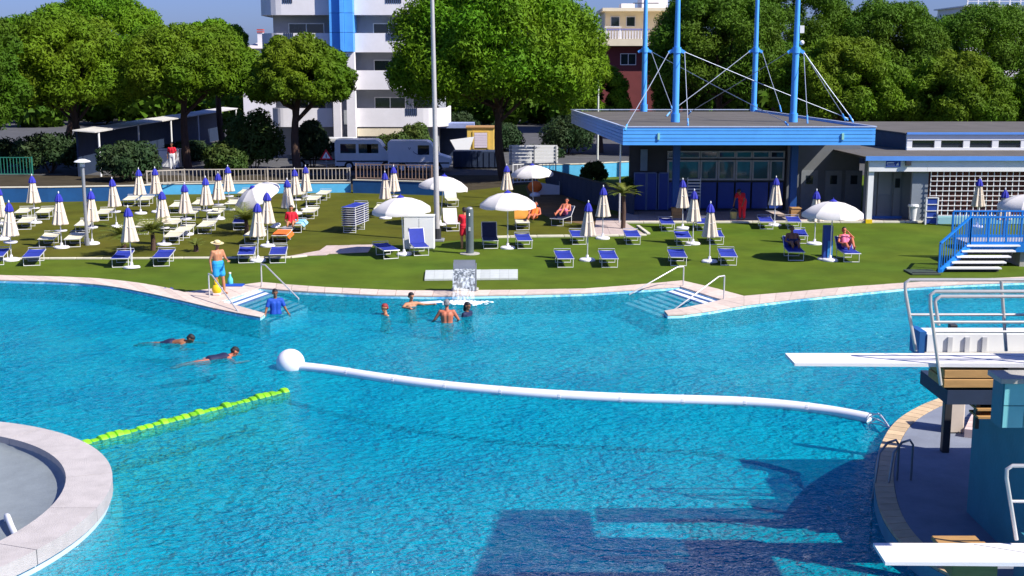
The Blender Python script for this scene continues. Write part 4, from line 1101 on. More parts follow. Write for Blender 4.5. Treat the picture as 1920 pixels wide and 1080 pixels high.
# street lamp with curved arm
sl = thing('street_lamp', (V(1121, 240, 88).x, 88, 0), 'slender street lamp with curved arm beside the pavilion roof', 'lamp')
hs_ = V(1121, 92, 88).z
MB().tube([(0, 0, 0), (0, 0, hs_ - 1.0), (-.08, 0, hs_ - .5), (-.3, 0, hs_ - .15), (-.55, 0, hs_)], [.08, .06, .05, .045, .04], 8).build('post', P('lamp_post_pale', (.6, .62, .55), .5), sl, smooth=True)
MB().ball((-.68, 0, hs_ + .01), (.25, .1, .06)).build('lamp_head', WHITE, sl)
# footbridge
p0 = G(1760, 511); fb = thing('footbridge', p0 + Vector((2.2, .6, 0)), 'blue arched footbridge with baluster railings and white steps', 'bridge')
W_ = 2.0; ns = 5; hD = .86
sx_, sy_ = 1.30 / ns, 1.25 / ns
for k in range(ns):
    z = hD * (k + 1) / ns; x = p0.x + .30 + sx_ * k; y = p0.y + sy_ * k
    MB().box((x, y, z - .05), (x + W_, y + .3, z)).build('tread', WHITE, fb, world=True)
    MB().box((x + .02, y + .22, z - .172), (x + W_ - .02, y + .25, z - .052)).build('riser', DARK, fb, world=True)
xt, yt_ = p0.x + .3 + sx_ * ns, p0.y + sy_ * ns
MB().prism([(xt, yt_), (xt + 14, yt_), (xt + 14, yt_ + 1.9), (xt, yt_ + 1.9)], hD - .2, hD).build('deck', P('deck_grey', (.35, .36, .38), .8), fb, world=True)
MB().box((xt - .05, yt_ - .1, hD - .28), (xt + 14, yt_ - .02, hD + .06)).build('edge_beam', BLUEB, fb, world=True)
MB().box((xt + 1.9, yt_ + .1, 0), (xt + 2.1, yt_ + 1.8, hD - .2)).build('support', CONC, fb, world=True)
def railing_run(a, b_, n_, h=1.0, first=True):
    a, b_ = Vector(a), Vector(b_)
    for k in range(n_ + 1):
        p = lerp(a, b_, k / n_); big = (k % 6 == 0)
        MB().bar(p, p + Vector((0, 0, h)), .07 if big else .028).build('post' if big else 'baluster', BLUEB, fb, world=True)
    MB().bar(a + Vector((0, 0, h + .03)), b_ + Vector((0, 0, h + .03)), .08, .06).build('handrail', BLUEB, fb, world=True)
    MB().bar(a + Vector((0, 0, .06)), b_ + Vector((0, 0, .06)), .05, .10).build('bottom_rail', BLUEB, fb, world=True)
railing_run((p0.x, p0.y, .0), (xt - .1, yt_ - .06, hD - .02), 12, 1.05)
railing_run((xt - .08, yt_ - .06, hD), (xt + 4.6, yt_ - .06, hD), 42, 1.0)
railing_run((xt - .08, yt_ + 1.85, hD), (xt + 4.6, yt_ + 1.85, hD), 42, 1.0)
MB().prism([(p0.x - .02, p0.y + .0), (p0.x + .12, p0.y), (xt - .0, yt_ - .11), (xt - .14, yt_ - .11)], [0, 0, hD - .28, hD - .28], [.12, .12, hD - .02, hD - .02]).build('stringer', BLUEB, fb, world=True)
dk = thing('bridge_shadow', G(1730, 512), 'dark plate as shadow on the grass by the bridge steps', 'shadow')  # dark plate added where the bridge's shadow falls on the grass
MB().bbox((-.55, -.5, .005), (.5, .5, .06), .01).build('shadow_plate', P('bridge_shadow_dark', (.05, .07, .04), .6), dk); MB().bar((-.5, -.35, .075), (.45, -.35, .075), .03).build('handle', DARK, dk)
# ================================================================== PARASOLS, LOUNGERS
PH = 2.35
def closed_parasol(tray):
    t = thing('closed_parasol', (0, 0, 0), 'x', 'parasol', 'closed cream parasols')
    MB().tube([(0, 0, .05), (0, 0, 2.2)], .022, 8).build('pole', ALU, t)
    prof = [(.265, .97), (.285, 1.0), (.25, 1.15), (.215, 1.35), (.175, 1.58), (.135, 1.80), (.10, 1.99)]
    mb = MB(); mb.lathe(prof, 48, pleat=.20, np_=8); mb.lathe([(.02, 1.0), (.265, .97)], 48, pleat=.20, np_=8)
    cn = mb.build('canopy', CANW, t)
    MB().tube([(.175 * math.cos(a), .175 * math.sin(a), 1.52 + .02 * math.sin(3 * a)) for a in [i * math.pi / 12 for i in range(24)]], .018, 5, closed=True).build('tie_strap', CANO, cn)
    MB().lathe([(.150, 1.92), (.160, 1.95), (.14, 2.04), (.10, 2.15), (.045, 2.24), (.01, 2.25)], 32, pleat=.10, np_=8).build('cap', CAPB, t)
    MB().lathe([(.012, 2.24), (.02, 2.27), (.03, 2.30), (.015, 2.34), (.002, 2.36)], 10).build('finial', WHITE, t)
    MB().lathe([(0, 0), (.31, .0), (.31, .05), (.27, .085), (.06, .10), (.05, .22), (0, .22)], 24).build('base', PLASTW, t)
    if tray: MB().lathe([(0, .70), (.25, .70), (.26, .74), (.24, .745), (0, .725)], 20).build('tray', PLASTW, t)
    return t
cp_t = closed_parasol(True); cp_n = closed_parasol(False)
used = {}
def place(proto, key, loc, rz, label, group=None, scale=1.0, tilt=None, skip=()):
    if not used.get(key):
        used[key] = True; o = proto; o.location = loc; o.rotation_euler = (0, 0, rz); o.scale = (scale,) * 3
    else: o = dup(proto, loc, rz, None, None, scale, skip)
    if tilt: o.rotation_euler = (tilt[0], tilt[1], rz)
    o['label'] = label
    if group: o['group'] = group
    return o
def pbase(px, ytop): return (ytop - .3133 * HZ) / (1 - .3133)
UP = 'closed cream parasol with blue cap among the pale loungers on the upper lawn'
closed = [  # px, top row, has tray, label, tilt
 (4, 346, 1, UP, None), (27, 373, 1, 'closed cream parasol between two blue loungers at the end of the lawn kerb', (0, .05)), (69, 325, 1, UP, (0, .03)), (118, 357, 1, UP, (0, .02)), (177, 352, 1, 'closed cream parasol just right of the mushroom lamp post', (0, .04)),
 (224, 330, 1, UP, (0, .05)), (264, 313, 0, 'closed cream parasol at the shaded bend of the blue wall', None), (298, 311, 0, 'closed cream parasol in front of the railing end of the light blue wall', (0, .03)), (259, 383, 0, 'leaning closed cream parasol between two upright dwarf palms', (0, .10)),
 (310, 353, 1, UP, (0, .02)), (350, 340, 1, UP, None), (391, 328, 1, UP, (0, .02)), (413, 320, 1, UP, (0, .03)), (430, 308, 1, 'closed cream parasol close to the sunlit light blue wall under the low bush', None),
 (487, 374, 0, 'closed cream parasol between the two blue loungers on the kerb', (0, .03)), (504, 355, 0, 'closed cream parasol with pointed cap behind the orange towel', (0, .02)), (541, 332, 0, 'closed cream parasol beside the tilted open white parasol', None), (558, 313, 1, 'closed cream parasol in front of the pine trunk at the railing', (0, .02)), (575, 308, 1, 'closed cream parasol next to the last pale lounger by the light blue wall', None),
 (723, 319, 0, 'closed cream parasol in front of the shaded blue wall, without tray', None), (739, 308, 1, 'closed cream parasol against the brown railing', None), (950, 306, 0, 'closed cream parasol at the trunk of the large pine', None),
 (1100, 373, 0, 'closed cream parasol between two blue loungers in the lowest row before the pool', (0, -.01)), (1130, 345, 0, 'closed cream parasol at the corner of the paved wedge', None), (1278, 332, 0, 'closed cream parasol before the ochre box and blue column', (0, -.02)), (1300, 352, 0, 'closed cream parasol between the middle two blue loungers before the pavilion', (0, .01)),
 (1328, 375, 0, 'closed cream parasol between the two front blue loungers facing the right pool steps', (0, -.02)), (1452, 328, 0, 'closed cream parasol just right of the red clad lifeguard', None), (1527, 352, 0, 'closed cream parasol behind the sunbather on the blue lounger', None), (1831, 330, 0, 'closed cream parasol in front of the middle of the trellis', None), (1878, 350, 0, 'closed cream parasol between the trellis and the blue footbridge', None)]
for px, yt, tr_, lb, tl_ in closed:
    b_ = G(px, pbase(px, yt))
    if tl_: b_ = b_ - Vector((tl_[1] * PH, 0, 0))
    place(cp_t if tr_ else cp_n, 'cp%d' % tr_, (b_.x, b_.y, .006 if px < 1000 else 0), random.uniform(0, 6.28), lb, 'closed cream parasols', tilt=tl_)
def open_parasol():
    t = thing('open_parasol', (0, 0, 0), 'x', 'parasol', 'open white parasols')
    MB().tube([(0, 0, .05), (0, 0, 2.28)], .024, 8).build('pole', ALU, t)
    n_ = 8
    cn = None
    for k in range(n_):
        mb = MB(); a0, a1 = 2 * math.pi * k / n_, 2 * math.pi * (k + 1) / n_; rows = []
        for r_, z in ((.05, 2.32), (.45, 2.25), (.85, 2.09), (1.18, 1.86), (1.19, 1.72)):
            row = []
            for j in range(5):
                a = lerp(a0, a1, j / 4); sag = .04 * math.sin(math.pi * j / 4) * (r_ / 1.2); rr = r_ * (1 - .03 * math.sin(math.pi * j / 4))
                row.append((rr * math.cos(a), rr * math.sin(a), z - sag))
            rows.append(row)
        vs = [p for row in rows for p in row]
        mb.add(vs, [(i * 5 + j, i * 5 + j + 1, (i + 1) * 5 + j + 1, (i + 1) * 5 + j) for i in range(4) for j in range(4)])
        mb.build('canopy_panel', CANO, t, smooth=True)
        MB().bar((0.03 * math.cos(a0), .03 * math.sin(a0), 2.29), (.84 * math.cos(a0), .84 * math.sin(a0), 2.06), .018).build('rib', ALU, t)
    MB().lathe([(.16, 2.31), (.10, 2.36), (.02, 2.40), (.01, 2.46)], 12).build('cap', CAPB, t)
    MB().lathe([(0, 0), (.31, .0), (.31, .05), (.27, .085), (.06, .10), (.05, .22), (0, .22)], 24).build('base', PLASTW, t)
    return t
op = open_parasol()
for px, py, lb, tl_, s_ in ((758, 478, 'open white parasol over the white wardrobe cabinet', (.0, -.05), 1.0), (825, 422, 'open white parasol behind the tall steel pole, near the shaded wall', (0, .10), 1.0), (952, 466, 'open white parasol sheltering the ochre towel and raised dark lounger', (0, 0), 1.0),
                        (1556, 489, 'open white parasol over the blue box and sunbathers', (0, .02), 1.0), (516, 426, 'tilted open white parasol beside the dwarf palm on the upper lawn', (.25, -.45), .95), (1921, 470, 'open white parasol beyond the footbridge railing', (0, 0), 1.0), (1000, 386, 'open white parasol beneath the white railing by the large pine', (0, -.05), .95)):
    b_ = G(px, py)
    place(op, 'op', (b_.x, b_.y, .006 if px < 1000 else 0), random.uniform(0, 1), lb, 'open white parasols', s_, tl_)

def lounger(mat, back, matname):
    """foot end at -Y, origin under the middle"""
    t = thing('sun_lounger', (0, 0, 0), 'x', 'sun lounger', 'sun loungers')
    L_, W_, H_ = 1.9, .62, .36
    yh = .28                       # hinge
    fr_ = MB()
    for sx in (-1, 1): fr_.tube([(sx * W_ / 2, -L_ / 2, H_), (sx * W_ / 2, yh, H_)], .018, 6)
    fr_.tube([(-W_ / 2, -L_ / 2, H_), (W_ / 2, -L_ / 2, H_)], .018, 6); fr_.build('frame', ALU, t)
    def sling(p0, p1, name):
        rows = []; nn_ = 6
        for i in range(nn_ + 1):
            c_ = lerp(Vector(p0), Vector(p1), i / nn_); rows.append([(c_.x + (j / 4 - .5) * (W_ - .02), c_.y, c_.z - .022 * math.sin(math.pi * j / 4) + .006 * math.sin(i * 1.7)) for j in range(5)])
        mb = MB(); top = [p for r_ in rows for p in r_]; bot = [(p[0], p[1], p[2] - .012) for p in top]; k = len(top)
        mb.add(top + bot, [(i * 5 + j, i * 5 + j + 1, (i + 1) * 5 + j + 1, (i + 1) * 5 + j) for i in range(nn_) for j in range(4)] + [(k + (i + 1) * 5 + j, k + (i + 1) * 5 + j + 1, k + i * 5 + j + 1, k + i * 5 + j) for i in range(nn_) for j in range(4)])
        return mb.build(name, mat, t)
    sling((0, -L_ / 2 + .02, H_ + .025), (0, yh - .01, H_ + .025), 'seat')
    ca, sa = math.cos(back), math.sin(back); Lb = L_ / 2 - yh
    q = Vector((0, yh + Lb * ca, H_ + Lb * sa))
    sling((0, yh + .01, H_ + .026), (0, q.y, q.z + .026), 'backrest')
    mb = MB()
    for sx in (-1, 1): mb.tube([(sx * W_ / 2, yh, H_), (sx * W_ / 2, q.y, q.z)], .018, 6)
    mb.tube([(-W_ / 2, q.y, q.z), (W_ / 2, q.y, q.z)], .018, 6); mb.build('back_frame', ALU, t)
    for y in (-L_ / 2 + .18, L_ / 2 - .55):
        x = W_ / 2 - .02
        MB().tube([(-x, y, H_ - .01), (-x, y - .02, .02), (x, y - .02, .02), (x, y, H_ - .01)], .018, 6).build('leg_frame', P('leg_white', (.78, .78, .76), .4), t)
    # folded head shade
    if back < .2: MB().tube([(-W_ / 2 - .01, L_ / 2 - .1, H_ + .0), (-W_ / 2 - .01, L_ / 2 - .12, H_ + .12), (W_ / 2 + .01, L_ / 2 - .12, H_ + .12), (W_ / 2 + .01, L_ / 2 - .1, H_ + .0)], .012, 5).build('shade_bow', ALU, t)
    return t
protos = {}
def turn(f, d): return -math.atan2(f.x, f.y) + d      # every lounger is turned towards the pool, d off that line
def put_lounger(px, py, col, lb, rz=0.0, back=0.03, z=0.0, group=None):
    key = (col, back)
    if key not in protos: protos[key] = lounger(FABB if col == 'b' else (FABW if col == 'w' else (NAVC if col == 'n' else PALEP)), back, col)
    f = G(px, py)             # foot of the front leg frame
    rz = turn(f, rz)
    off = Vector((-math.sin(rz), math.cos(rz), 0)) * (.95 - .18)
    c_ = f + off
    return place(protos[key], key, (c_.x, c_.y, z + (.006 if px < 1000 else 0)), rz, lb, group)
GB, GW = 'blue sun loungers', 'pale sun loungers'
KB_ = 'flat blue sun lounger on the kerb line beside a closed parasol'
blue = [(60, 499, 'blue lounger right of the first closed parasol on the lawn kerb', -0.14), (-8, 498, 'blue lounger left of the first closed parasol on the lawn kerb', -0.14), (226, 502, 'blue lounger left of the leaning parasol on the lawn kerb', -0.14), (303, 500, 'blue lounger right of the leaning parasol on the lawn kerb', -0.14),
 (462, 494, 'blue lounger beside the man in the straw hat', -0.05), (521, 494, 'blue lounger right of the parasol on the kerb, near the left pool steps', -0.05), (733, 486, 'blue lounger left of the white cabinet', 0.26), (984, 467, 'flat blue lounger at the end of the kerb by the open parasol', 0.08),
 (1060, 502, 'blue lounger left of the parasol in the lowest row before the pool', 0.08), (1143, 502, 'blue lounger right of the parasol in the lowest row before the pool', 0.08), (1086, 459, 'blue lounger half hidden behind the lowest row parasol', 0.08), (1187, 459, 'blue lounger on the corner of the paved wedge', 0.08),
 (1252, 434, 'blue lounger on the terrace edge left of the two parasols before the blue column', 0.08), (1319, 433, 'blue lounger on the terrace edge behind the middle parasol', 0.08), (1282, 461, 'blue lounger left of the middle parasol before the pavilion', 0.08), (1343, 459, 'blue lounger right of the middle parasol before the pavilion', 0.08),
 (1272, 499, 'front blue lounger beside the upper end of the left handrail', 0.08), (1366, 498, 'front blue lounger right of the parasol facing the right pool steps', 0.08), (1437, 430, 'blue lounger below the red clad lifeguard', 0.08), (1489, 430, 'blue lounger right of the parasol beside the lifeguard', 0.08), (1500, 457, 'blue lounger standing behind the sunbather', 0.08), (450, 432, 'single blue lounger beside the bushy dwarf palm', -0.05)]
for px, py, lb, rz in blue: put_lounger(px, py, 'b', lb, rz, group=GB)
WL = 'pale cream lounger in the rows on the upper lawn'
white = [(88, 464, -.16), (137, 464, -.16), (41, 412, -.16), (81, 412, -.16), (6, 436, -.16), (46, 431, -.16), (155, 437, -.16), (192, 414, -.16), (243, 387, -.16), (270, 387, -.16), (323, 459, -.16), (321, 434, -.16), (384, 439, -.16), (343, 447, -.16), (355, 414, -.16), (402, 413, -.16), (372, 395, -.16), (433, 395, -.16), (457, 374, -.16), (578, 411, -.16), (584, 387, -.16), (603, 376, -.16), (560, 376, -.16), (330, 400, -.16), (266, 440, -.16)]
special = {(155, 437): 'pale lounger just left of the mushroom lamp post', (192, 414): 'pale lounger behind the mushroom lamp post', (243, 387): 'pale lounger close to the dark blue wall bend', (270, 387): 'pale lounger at the corner where the light blue wall begins', (603, 376): 'last pale lounger of the row, nearest the light blue wall', (584, 387): 'pale lounger before the last closed parasol with tray', (457, 374): 'pale lounger against the light blue wall behind the bushy palm', (323, 459): 'pale lounger right beside the dwarf palm by the kerb', (578, 411): 'pale lounger behind the light blue towel'}
for px, py, rz in white: put_lounger(px, py, 'w', special.get((px, py), WL), rz, group=GW)
put_lounger(713, 405, 'w', 'pale lounger under the left open parasol behind the stack', -.1, group=GW); put_lounger(762, 403, 'w', 'pale lounger between the two open parasols', -.1, group=GW)
put_lounger(472, 457, 'w', 'pale lounger left of the orange towel', -.2, group=GW); put_lounger(525, 457, 'w', 'pale lounger carrying the orange towel', -.15, group=GW); put_lounger(553, 437, 'w', 'pale lounger carrying the light blue towel', -.15, group=GW)
put_lounger(790, 480, 'b', 'blue lounger with raised back against the white cabinet', .15, back=1.0, group=GB); put_lounger(920, 467, 'n', 'dark navy lounger with upright back beside the shower', .05, back=1.05, group=GB)
put_lounger(849, 434, 'p', 'lounger covered with pale pink towel, back raised, behind the shower', .1, back=.9, group=GW); put_lounger(849, 388, 'w', 'pale lounger with raised back under the far open parasol', .1, back=.7, group=GW)
put_lounger(980, 432, 'w', 'pale lounger with raised back draped by the ochre towel', .05, back=.9, group=GW)
put_lounger(1492, 489, 'b', 'blue lounger with raised back carrying a brown sunbather', .15, back=.6, group=GB); put_lounger(1596, 492, 'b', 'blue lounger with raised back carrying a pink clad sunbather', .25, back=.7, group=GB)
# stack of loungers, each its own
for k in range(9):
    put_lounger(656, 437, 'b', 'blue lounger stacked with others in the pile on the upper lawn', -.35, z=.10 * k, group='stacked blue loungers')
# towels
def towel(x0, x1, y0, y1, fn, mat, loc, rz, label, cat='towel', th=.015):
    mb = MB(); n_ = 10; m_ = 6; top = []
    for i in range(n_ + 1):
        for j in range(m_ + 1):
            y = lerp(y0, y1, i / n_); x = lerp(x0, x1, j / m_); p = fn(x, y); top.append((p[0], p[1], p[2] + .006 * math.sin(9 * x + 5 * y)))
    bot = [(p[0], p[1], p[2] - th) for p in top]; k = len(top); w1 = m_ + 1
    fs_ = [(i * w1 + j, i * w1 + j + 1, (i + 1) * w1 + j + 1, (i + 1) * w1 + j) for i in range(n_) for j in range(m_)]
    fs_ += [tuple(k + a for a in f[::-1]) for f in fs_]
    mb.add(top + bot, fs_)
    o = one('towel', mb, mat, label, cat); o.location = loc; o.rotation_euler = (0, 0, rz); return o
def at_l(px, py, rz): f = G(px, py); rz = turn(f, rz); return f + Vector((-math.sin(rz), math.cos(rz), 0)) * .77 + Vector((0, 0, .006))
flatf = lambda x, y: (x, y, .425 if abs(x) < .33 else .425 - (abs(x) - .33) * 2.2)
towel(-.42, .42, -.9, .6, flatf, ORA, at_l(525, 457, -.15), turn(G(525, 457), -.15), 'orange towel spread on a pale lounger')
towel(-.40, .40, -.7, .8, flatf, SKYT, at_l(553, 437, -.15), turn(G(553, 437), -.15), 'light blue towel hanging over a pale lounger')
def backf(ang):
    def f(x, y):
        if y < .28: return (x, y, .425)
        return (x, .28 + (y - .28) * math.cos(ang) - .035, .425 + (y - .28) * math.sin(ang) + .02)
    return f
towel(-.33, .33, .1, .93, backf(.9), OCHC, at_l(980, 432, .05), turn(G(980, 432), .05), 'ochre towel draped over a raised lounger back under the open parasol')

# white wardrobe cabinet
wc = thing('white_cabinet', G(786, 468), 'tall white cabinet with two doors standing on the lawn', 'cabinet')
MB().bbox((-.62, -.02, .02), (.62, .55, 1.36), .015).build('body', WHITE, wc)
for sx in (-.31, .31):
    d_ = MB().box((sx - .29, -.045, .07), (sx + .29, -.022, 1.30)).build('door', WHITE, wc); MB().box((sx * .12 - .012, -.075, .6), (sx * .12 + .012, -.046, .75)).build('handle', GALV, d_)
MB().box((-.64, -.05, 1.362), (.64, .57, 1.40)).build('top', WHITE, wc)
# blue box beside right open parasol
bb = thing('blue_box', G(1554, 490) + Vector((.02, .42, 0)), 'blue upright box on white tray under the right open parasol', 'box')
MB().bbox((-.18, -.12, .08), (.18, .12, 1.35), .02).build('body', BLUEP, bb); MB().box((-.02, -.15, .1), (.18, -.125, .75)).build('front_panel', P('box_azure', (.04, .22, .55), .5), bb); MB().lathe([(0, 0), (.36, 0), (.36, .05), (.3, .075), (0, .076)], 16).build('tray', PLASTW, bb)
# shower column
sw = thing('shower_column', G(881, 476), 'dark grey poolside shower column', 'shower')
hsw = hgt(881, 389, sw.location)
MB().tube([(0, 0, 0), (0, 0, hsw - .12), (0, -.03, hsw - .03)], [.16, .15, .13], 12).build('column', P('shower_grey', (.13, .16, .17), .4, .15, 2, metal=.2), sw, smooth=True)
MB().ball((0, -.02, hsw - .05), (.135, .135, .08)).build('cap', GALV, sw); MB().tube([(0, -.12, hsw - .25), (0, -.30, hsw - .22), (0, -.36, hsw - .30)], .025, 8).build('shower_head', STEEL, sw)
MB().box((-.04, -.2, .95), (.04, -.15, 1.1)).build('tap', STEEL, sw); MB().lathe([(0, 0), (.4, .0), (.4, .03), (0, .04)], 20).build('tray', CONC, sw)
# water fall spout
wf = thing('waterfall_spout', G(872, 546), 'grey steel waterfall spout pouring a sheet into the pool', 'fountain')
SPM = P('spout_steel', (.26, .28, .30), .35, .15, 3, metal=.5)
mb = MB(); th = .04
prof = []
for k in range(13):
    a = R(lerp(0, 150, k / 12)); prof.append((-.30 + .30 * math.cos(a) + .02, .62 + .62 * math.sin(a) * .75))
prof = [(.02, .0), (.02, .3)] + prof
wds = [.36 + .0 * k for k in range(len(prof))]
rows = [[(x, y, z) for x in (-wd, -wd * .5, 0, wd * .5, wd)] for (y, z), wd in zip(prof, wds)]
top = [p for r_ in rows for p in r_]; bot = [(p[0], p[1] + th * .7, p[2] + th * .5) for p in top]; k = len(top)
mb.add(top + bot, [(i * 5 + j, i * 5 + j + 1, (i + 1) * 5 + j + 1, (i + 1) * 5 + j) for i in range(len(rows) - 1) for j in range(4)] + [(k + (i + 1) * 5 + j, k + (i + 1) * 5 + j + 1, k + i * 5 + j + 1, k + i * 5 + j) for i in range(len(rows) - 1) for j in range(4)])
mb.build('spout', SPM, wf, smooth=True)
for sx in (-.37, .37): MB().prism([(sx - .02, -.3), (sx + .02, -.3), (sx + .02, .06), (sx - .02, .06)], 0, [.4, .4, .95, .95]).build('side_plate', SPM, wf)
MB().bbox((-.45, -.2, .046), (.45, .2, .10), .02).build('foot', CONC, wf)
WSH = bpy.data.materials.new('falling_water'); WSH.use_nodes = True
nt = WSH.node_tree; b = nt.nodes['Principled BSDF']; b.inputs['Base Color'].default_value = (.8, .86, .9, 1); b.inputs['Roughness'].default_value = .15
tcx = nt.nodes.new('ShaderNodeTexCoord'); mpx = nt.nodes.new('ShaderNodeMapping'); mpx.inputs['Scale'].default_value = (14, 14, .9); nzx = nt.nodes.new('ShaderNodeTexNoise'); nzx.inputs['Scale'].default_value = 1.0; nzx.inputs['Detail'].default_value = 4
mrx = nt.nodes.new('ShaderNodeMapRange'); mrx.inputs[1].default_value = .42; mrx.inputs[2].default_value = .66; mrx.inputs[3].default_value = .08; mrx.inputs[4].default_value = .75
nt.links.new(tcx.outputs['Object'], mpx.inputs[0]); nt.links.new(mpx.outputs[0], nzx.inputs[0]); nt.links.new(nzx.outputs[0], mrx.inputs[0]); nt.links.new(mrx.outputs[0], b.inputs['Alpha'])
yl, zl = prof[-1]
mb = MB(); rows = []
for i in range(11):
    t_ = i / 10; zz_ = lerp(zl, -.125, t_); yy_ = yl - 1.15 * math.sqrt(max(t_, 0)) * .75
    rows.append([(x, yy_ + .02 * math.sin(8 * x + 3 * i), zz_) for x in [-.36 + .09 * j for j in range(9)]])
mb.add([p for r_ in rows for p in r_], [(i * 9 + j, i * 9 + j + 1, (i + 1) * 9 + j + 1, (i + 1) * 9 + j) for i in range(10) for j in range(8)])
mb.build('water_sheet', WSH, wf, smooth=True)
# foam where the sheet lands
FOAM = P('foam', (.80, .86, .88), .6, .1, 8, .4, 30)
mb = MB(); fc = Vector((wf.location.x + .05, wf.location.y + yl - 1.2, WATER_Z))
for k in range(420):
    a = random.uniform(0, 6.28); r_ = min(.8, abs(random.gauss(0, .36))); s_ = random.uniform(.015, .05)
    mb.ball((fc.x + r_ * math.cos(a) * 1.15, fc.y + r_ * math.sin(a) * .5, WATER_Z + random.uniform(0, .05) * max(0, 1 - r_)), (s_ * 1.5, s_, s_ * .7), 6, 4)
o = mb.build('splash_foam', FOAM, smooth=True); tag(o, 'white foam where the waterfall lands in the pool', 'foam', kind='stuff')
# handrails of the pool steps
def handrail(pts, r_, name, label, posts=(), mat=STEEL):
    t = thing(name, Vector((posts[0][0], posts[0][1], 0)), label, 'handrail')
    MB().tube(pts, r_, 8).build('rail', mat, t, world=True, smooth=True)
    for p in posts: MB().tube([(p[0], p[1], p[3] if len(p) > 3 else .03), (p[0], p[1], p[2])], r_, 8).build('post', mat, t, world=True, smooth=True)
    return t
def rail_px(ptop, pfoot, pend, label, mid=None):
    f = G(*pfoot); h = hgt(ptop[0], ptop[1], f); top = Vector((f.x, f.y, h)); e_ = G(pend[0], pend[1], -.05)
    m_ = lerp(top, e_, .12) + Vector((0, 0, .10))
    handrail([top, m_, e_, e_ + Vector((0, 0, -.5))], .024, 'step_handrail', label, [(f.x, f.y, h)])
rail_px((491, 495), (491, 540), (560, 560), 'thin handrail rising beside the blue lounger at the left pool steps')
rail_px((393, 513), (393, 560), (452, 592), 'thin handrail the man in the straw hat holds')
rail_px((1281, 500), (1281, 538), (1180, 552), 'long thin handrail reaching from the front blue lounger down to the pool')
rail_px((1358, 517), (1357, 563), (1265, 580), 'short bent handrail on the right spur of the pool steps')
# small clutter
bg_ = thing('yellow_bag', G(407, 556) + Vector((0, 0, .045)), 'yellow bag beside the legs of the man in the straw hat', 'bag')
MB().ball((0, 0, .20), (.16, .12, .18)).build('body', YEL, bg_, smooth=True); MB().ball((0, 0, .38), (.07, .07, .06)).build('neck', YEL, bg_, smooth=True); MB().tube([(-.05, 0, .40), (-.06, 0, .52), (.06, 0, .52), (.05, 0, .40)], .012, 6).build('strap', YEL, bg_); MB().bbox((-.12, -.1, .0), (.12, .1, .08), .02).build('bottom', PALEP, bg_)
tb = thing('teal_bottle', G(432, 536) + Vector((0, 0, 0)), 'teal bottle bag on the grass behind the man in the straw hat', 'bottle')
MB().lathe([(0, .0), (.08, .0), (.10, .1), (.09, .25), (.04, .33), (.035, .42), (0, .43)], 14).build('body', P('teal_plastic', (.10, .55, .55), .4), tb, smooth=True); MB().lathe([(.04, .42), (.045, .47), (0, .48)], 10).build('cap', WHITE, tb)
one('mat', MB().bbox((-.35, -.22, .005), (.35, .22, .035), .01), ROYAL, 'blue folded mat on the coping beside the teal bottle', 'mat').location = G(438, 538) + Vector((0, 0, .045))
fl = thing('flip_flops', G(315, 543), 'blue slippers lying on the grass near the curved coping', 'shoes')
for dx in (-.1, .1): s_ = MB().bbox((dx - .05, -.14, .01), (dx + .05, .14, .035), .01).build('sole', CAPB, fl); MB().tube([(dx - .045, -.02, .035), (dx, .05, .07), (dx + .045, -.02, .035)], .008, 5).build('strap', CAPB, fl)
fy = thing('yellow_bucket', G(1375, 412), 'yellow bucket on the terrace beside the lifeguard', 'bucket')
MB().lathe([(0, .04), (.13, .04), (.18, .38), (.165, .38), (.12, .07), (0, .07)], 16).build('body', P('pale_yellow', (.75, .65, .2), .5), fy); MB().tube([(.17 * math.cos(R(a)), 0, .38 + .16 * math.sin(R(a))) for a in range(0, 181, 20)], .01, 5).build('handle', GALV, fy)
of = thing('orange_float', G(1003, 368), 'orange float toy lying before the white railing', 'float')
MB().ball((0, 0, .55), (.42, .2, .34)).build('body', ORA, of, smooth=True); MB().lathe([(0, .0), (.3, .0), (.3, .12), (.1, .25), (0, .25)], 14).build('stand', WHITE, of)
yf = thing('yellow_slide', G(1018, 357), 'small yellow toy slide behind the orange float', 'slide')
MB().bbox((-.3, -.05, .55), (.3, .35, 1.05), .04).build('platform', YEL, yf); MB().prism([(-.22, -.6), (.22, -.6), (.22, -.06), (-.22, -.06)], [.0, .0, .45, .45], [.08, .08, .55, .55]).build('chute', YEL, yf)
for sx in (-.26, .2): MB().box((sx, .2, 0), (sx + .06, .26, .55)).build('leg', WHITE, yf)
whitepanel = thing('changing_screen', G(1030, 366), 'pale draped screen right of the orange float', 'screen')
MB().prism([(-.7, -.03), (.6, .1), (.6, .14), (-.7, .01)], .03, [.75, .55, .55, .75]).build('cloth', CANO, whitepanel)
for sx in (-.7, .56): MB().box((sx, .02 if sx < 0 else .15, 0), (sx + .04, .06 if sx < 0 else .19, .8)).build('post', GALV, whitepanel)
# ================================================================== DIVING ISLAND, TOWER, TUB, BOOM
ZI = .22
isl_px = [(1840, 728), (1795, 736), (1758, 746), (1715, 764), (1675, 790), (1650, 830), (1638, 880), (1641, 930), (1656, 975), (1690, 1020), (1745, 1060), (1820, 1095)]
isl = smooth_line(GL(isl_px, ZI), 2)
inn = []
for i, p in enumerate(isl):
    d = (isl[min(i + 1, len(isl) - 1)] - isl[max(0, i - 1)]).normalized(); inn.append(p + Vector((-d.y, d.x, 0)) * .34)
st = thing('diving_island', (9, 21, -4), 'round tiled diving island with beige coping in the pool', 'island')
poly = [(p.x, p.y) for p in isl] + [(14, isl[-1].y - 1.5), (14, isl[0].y + .5)]
DECK = P('island_deck', (.20, .22, .27), .8, .18, 1.5, .3, 25)
MB().prism(poly, -4.2, ZI - .05).build('body', P('island_wall', (.10, .26, .32), .6, .15, 2), st, world=True)
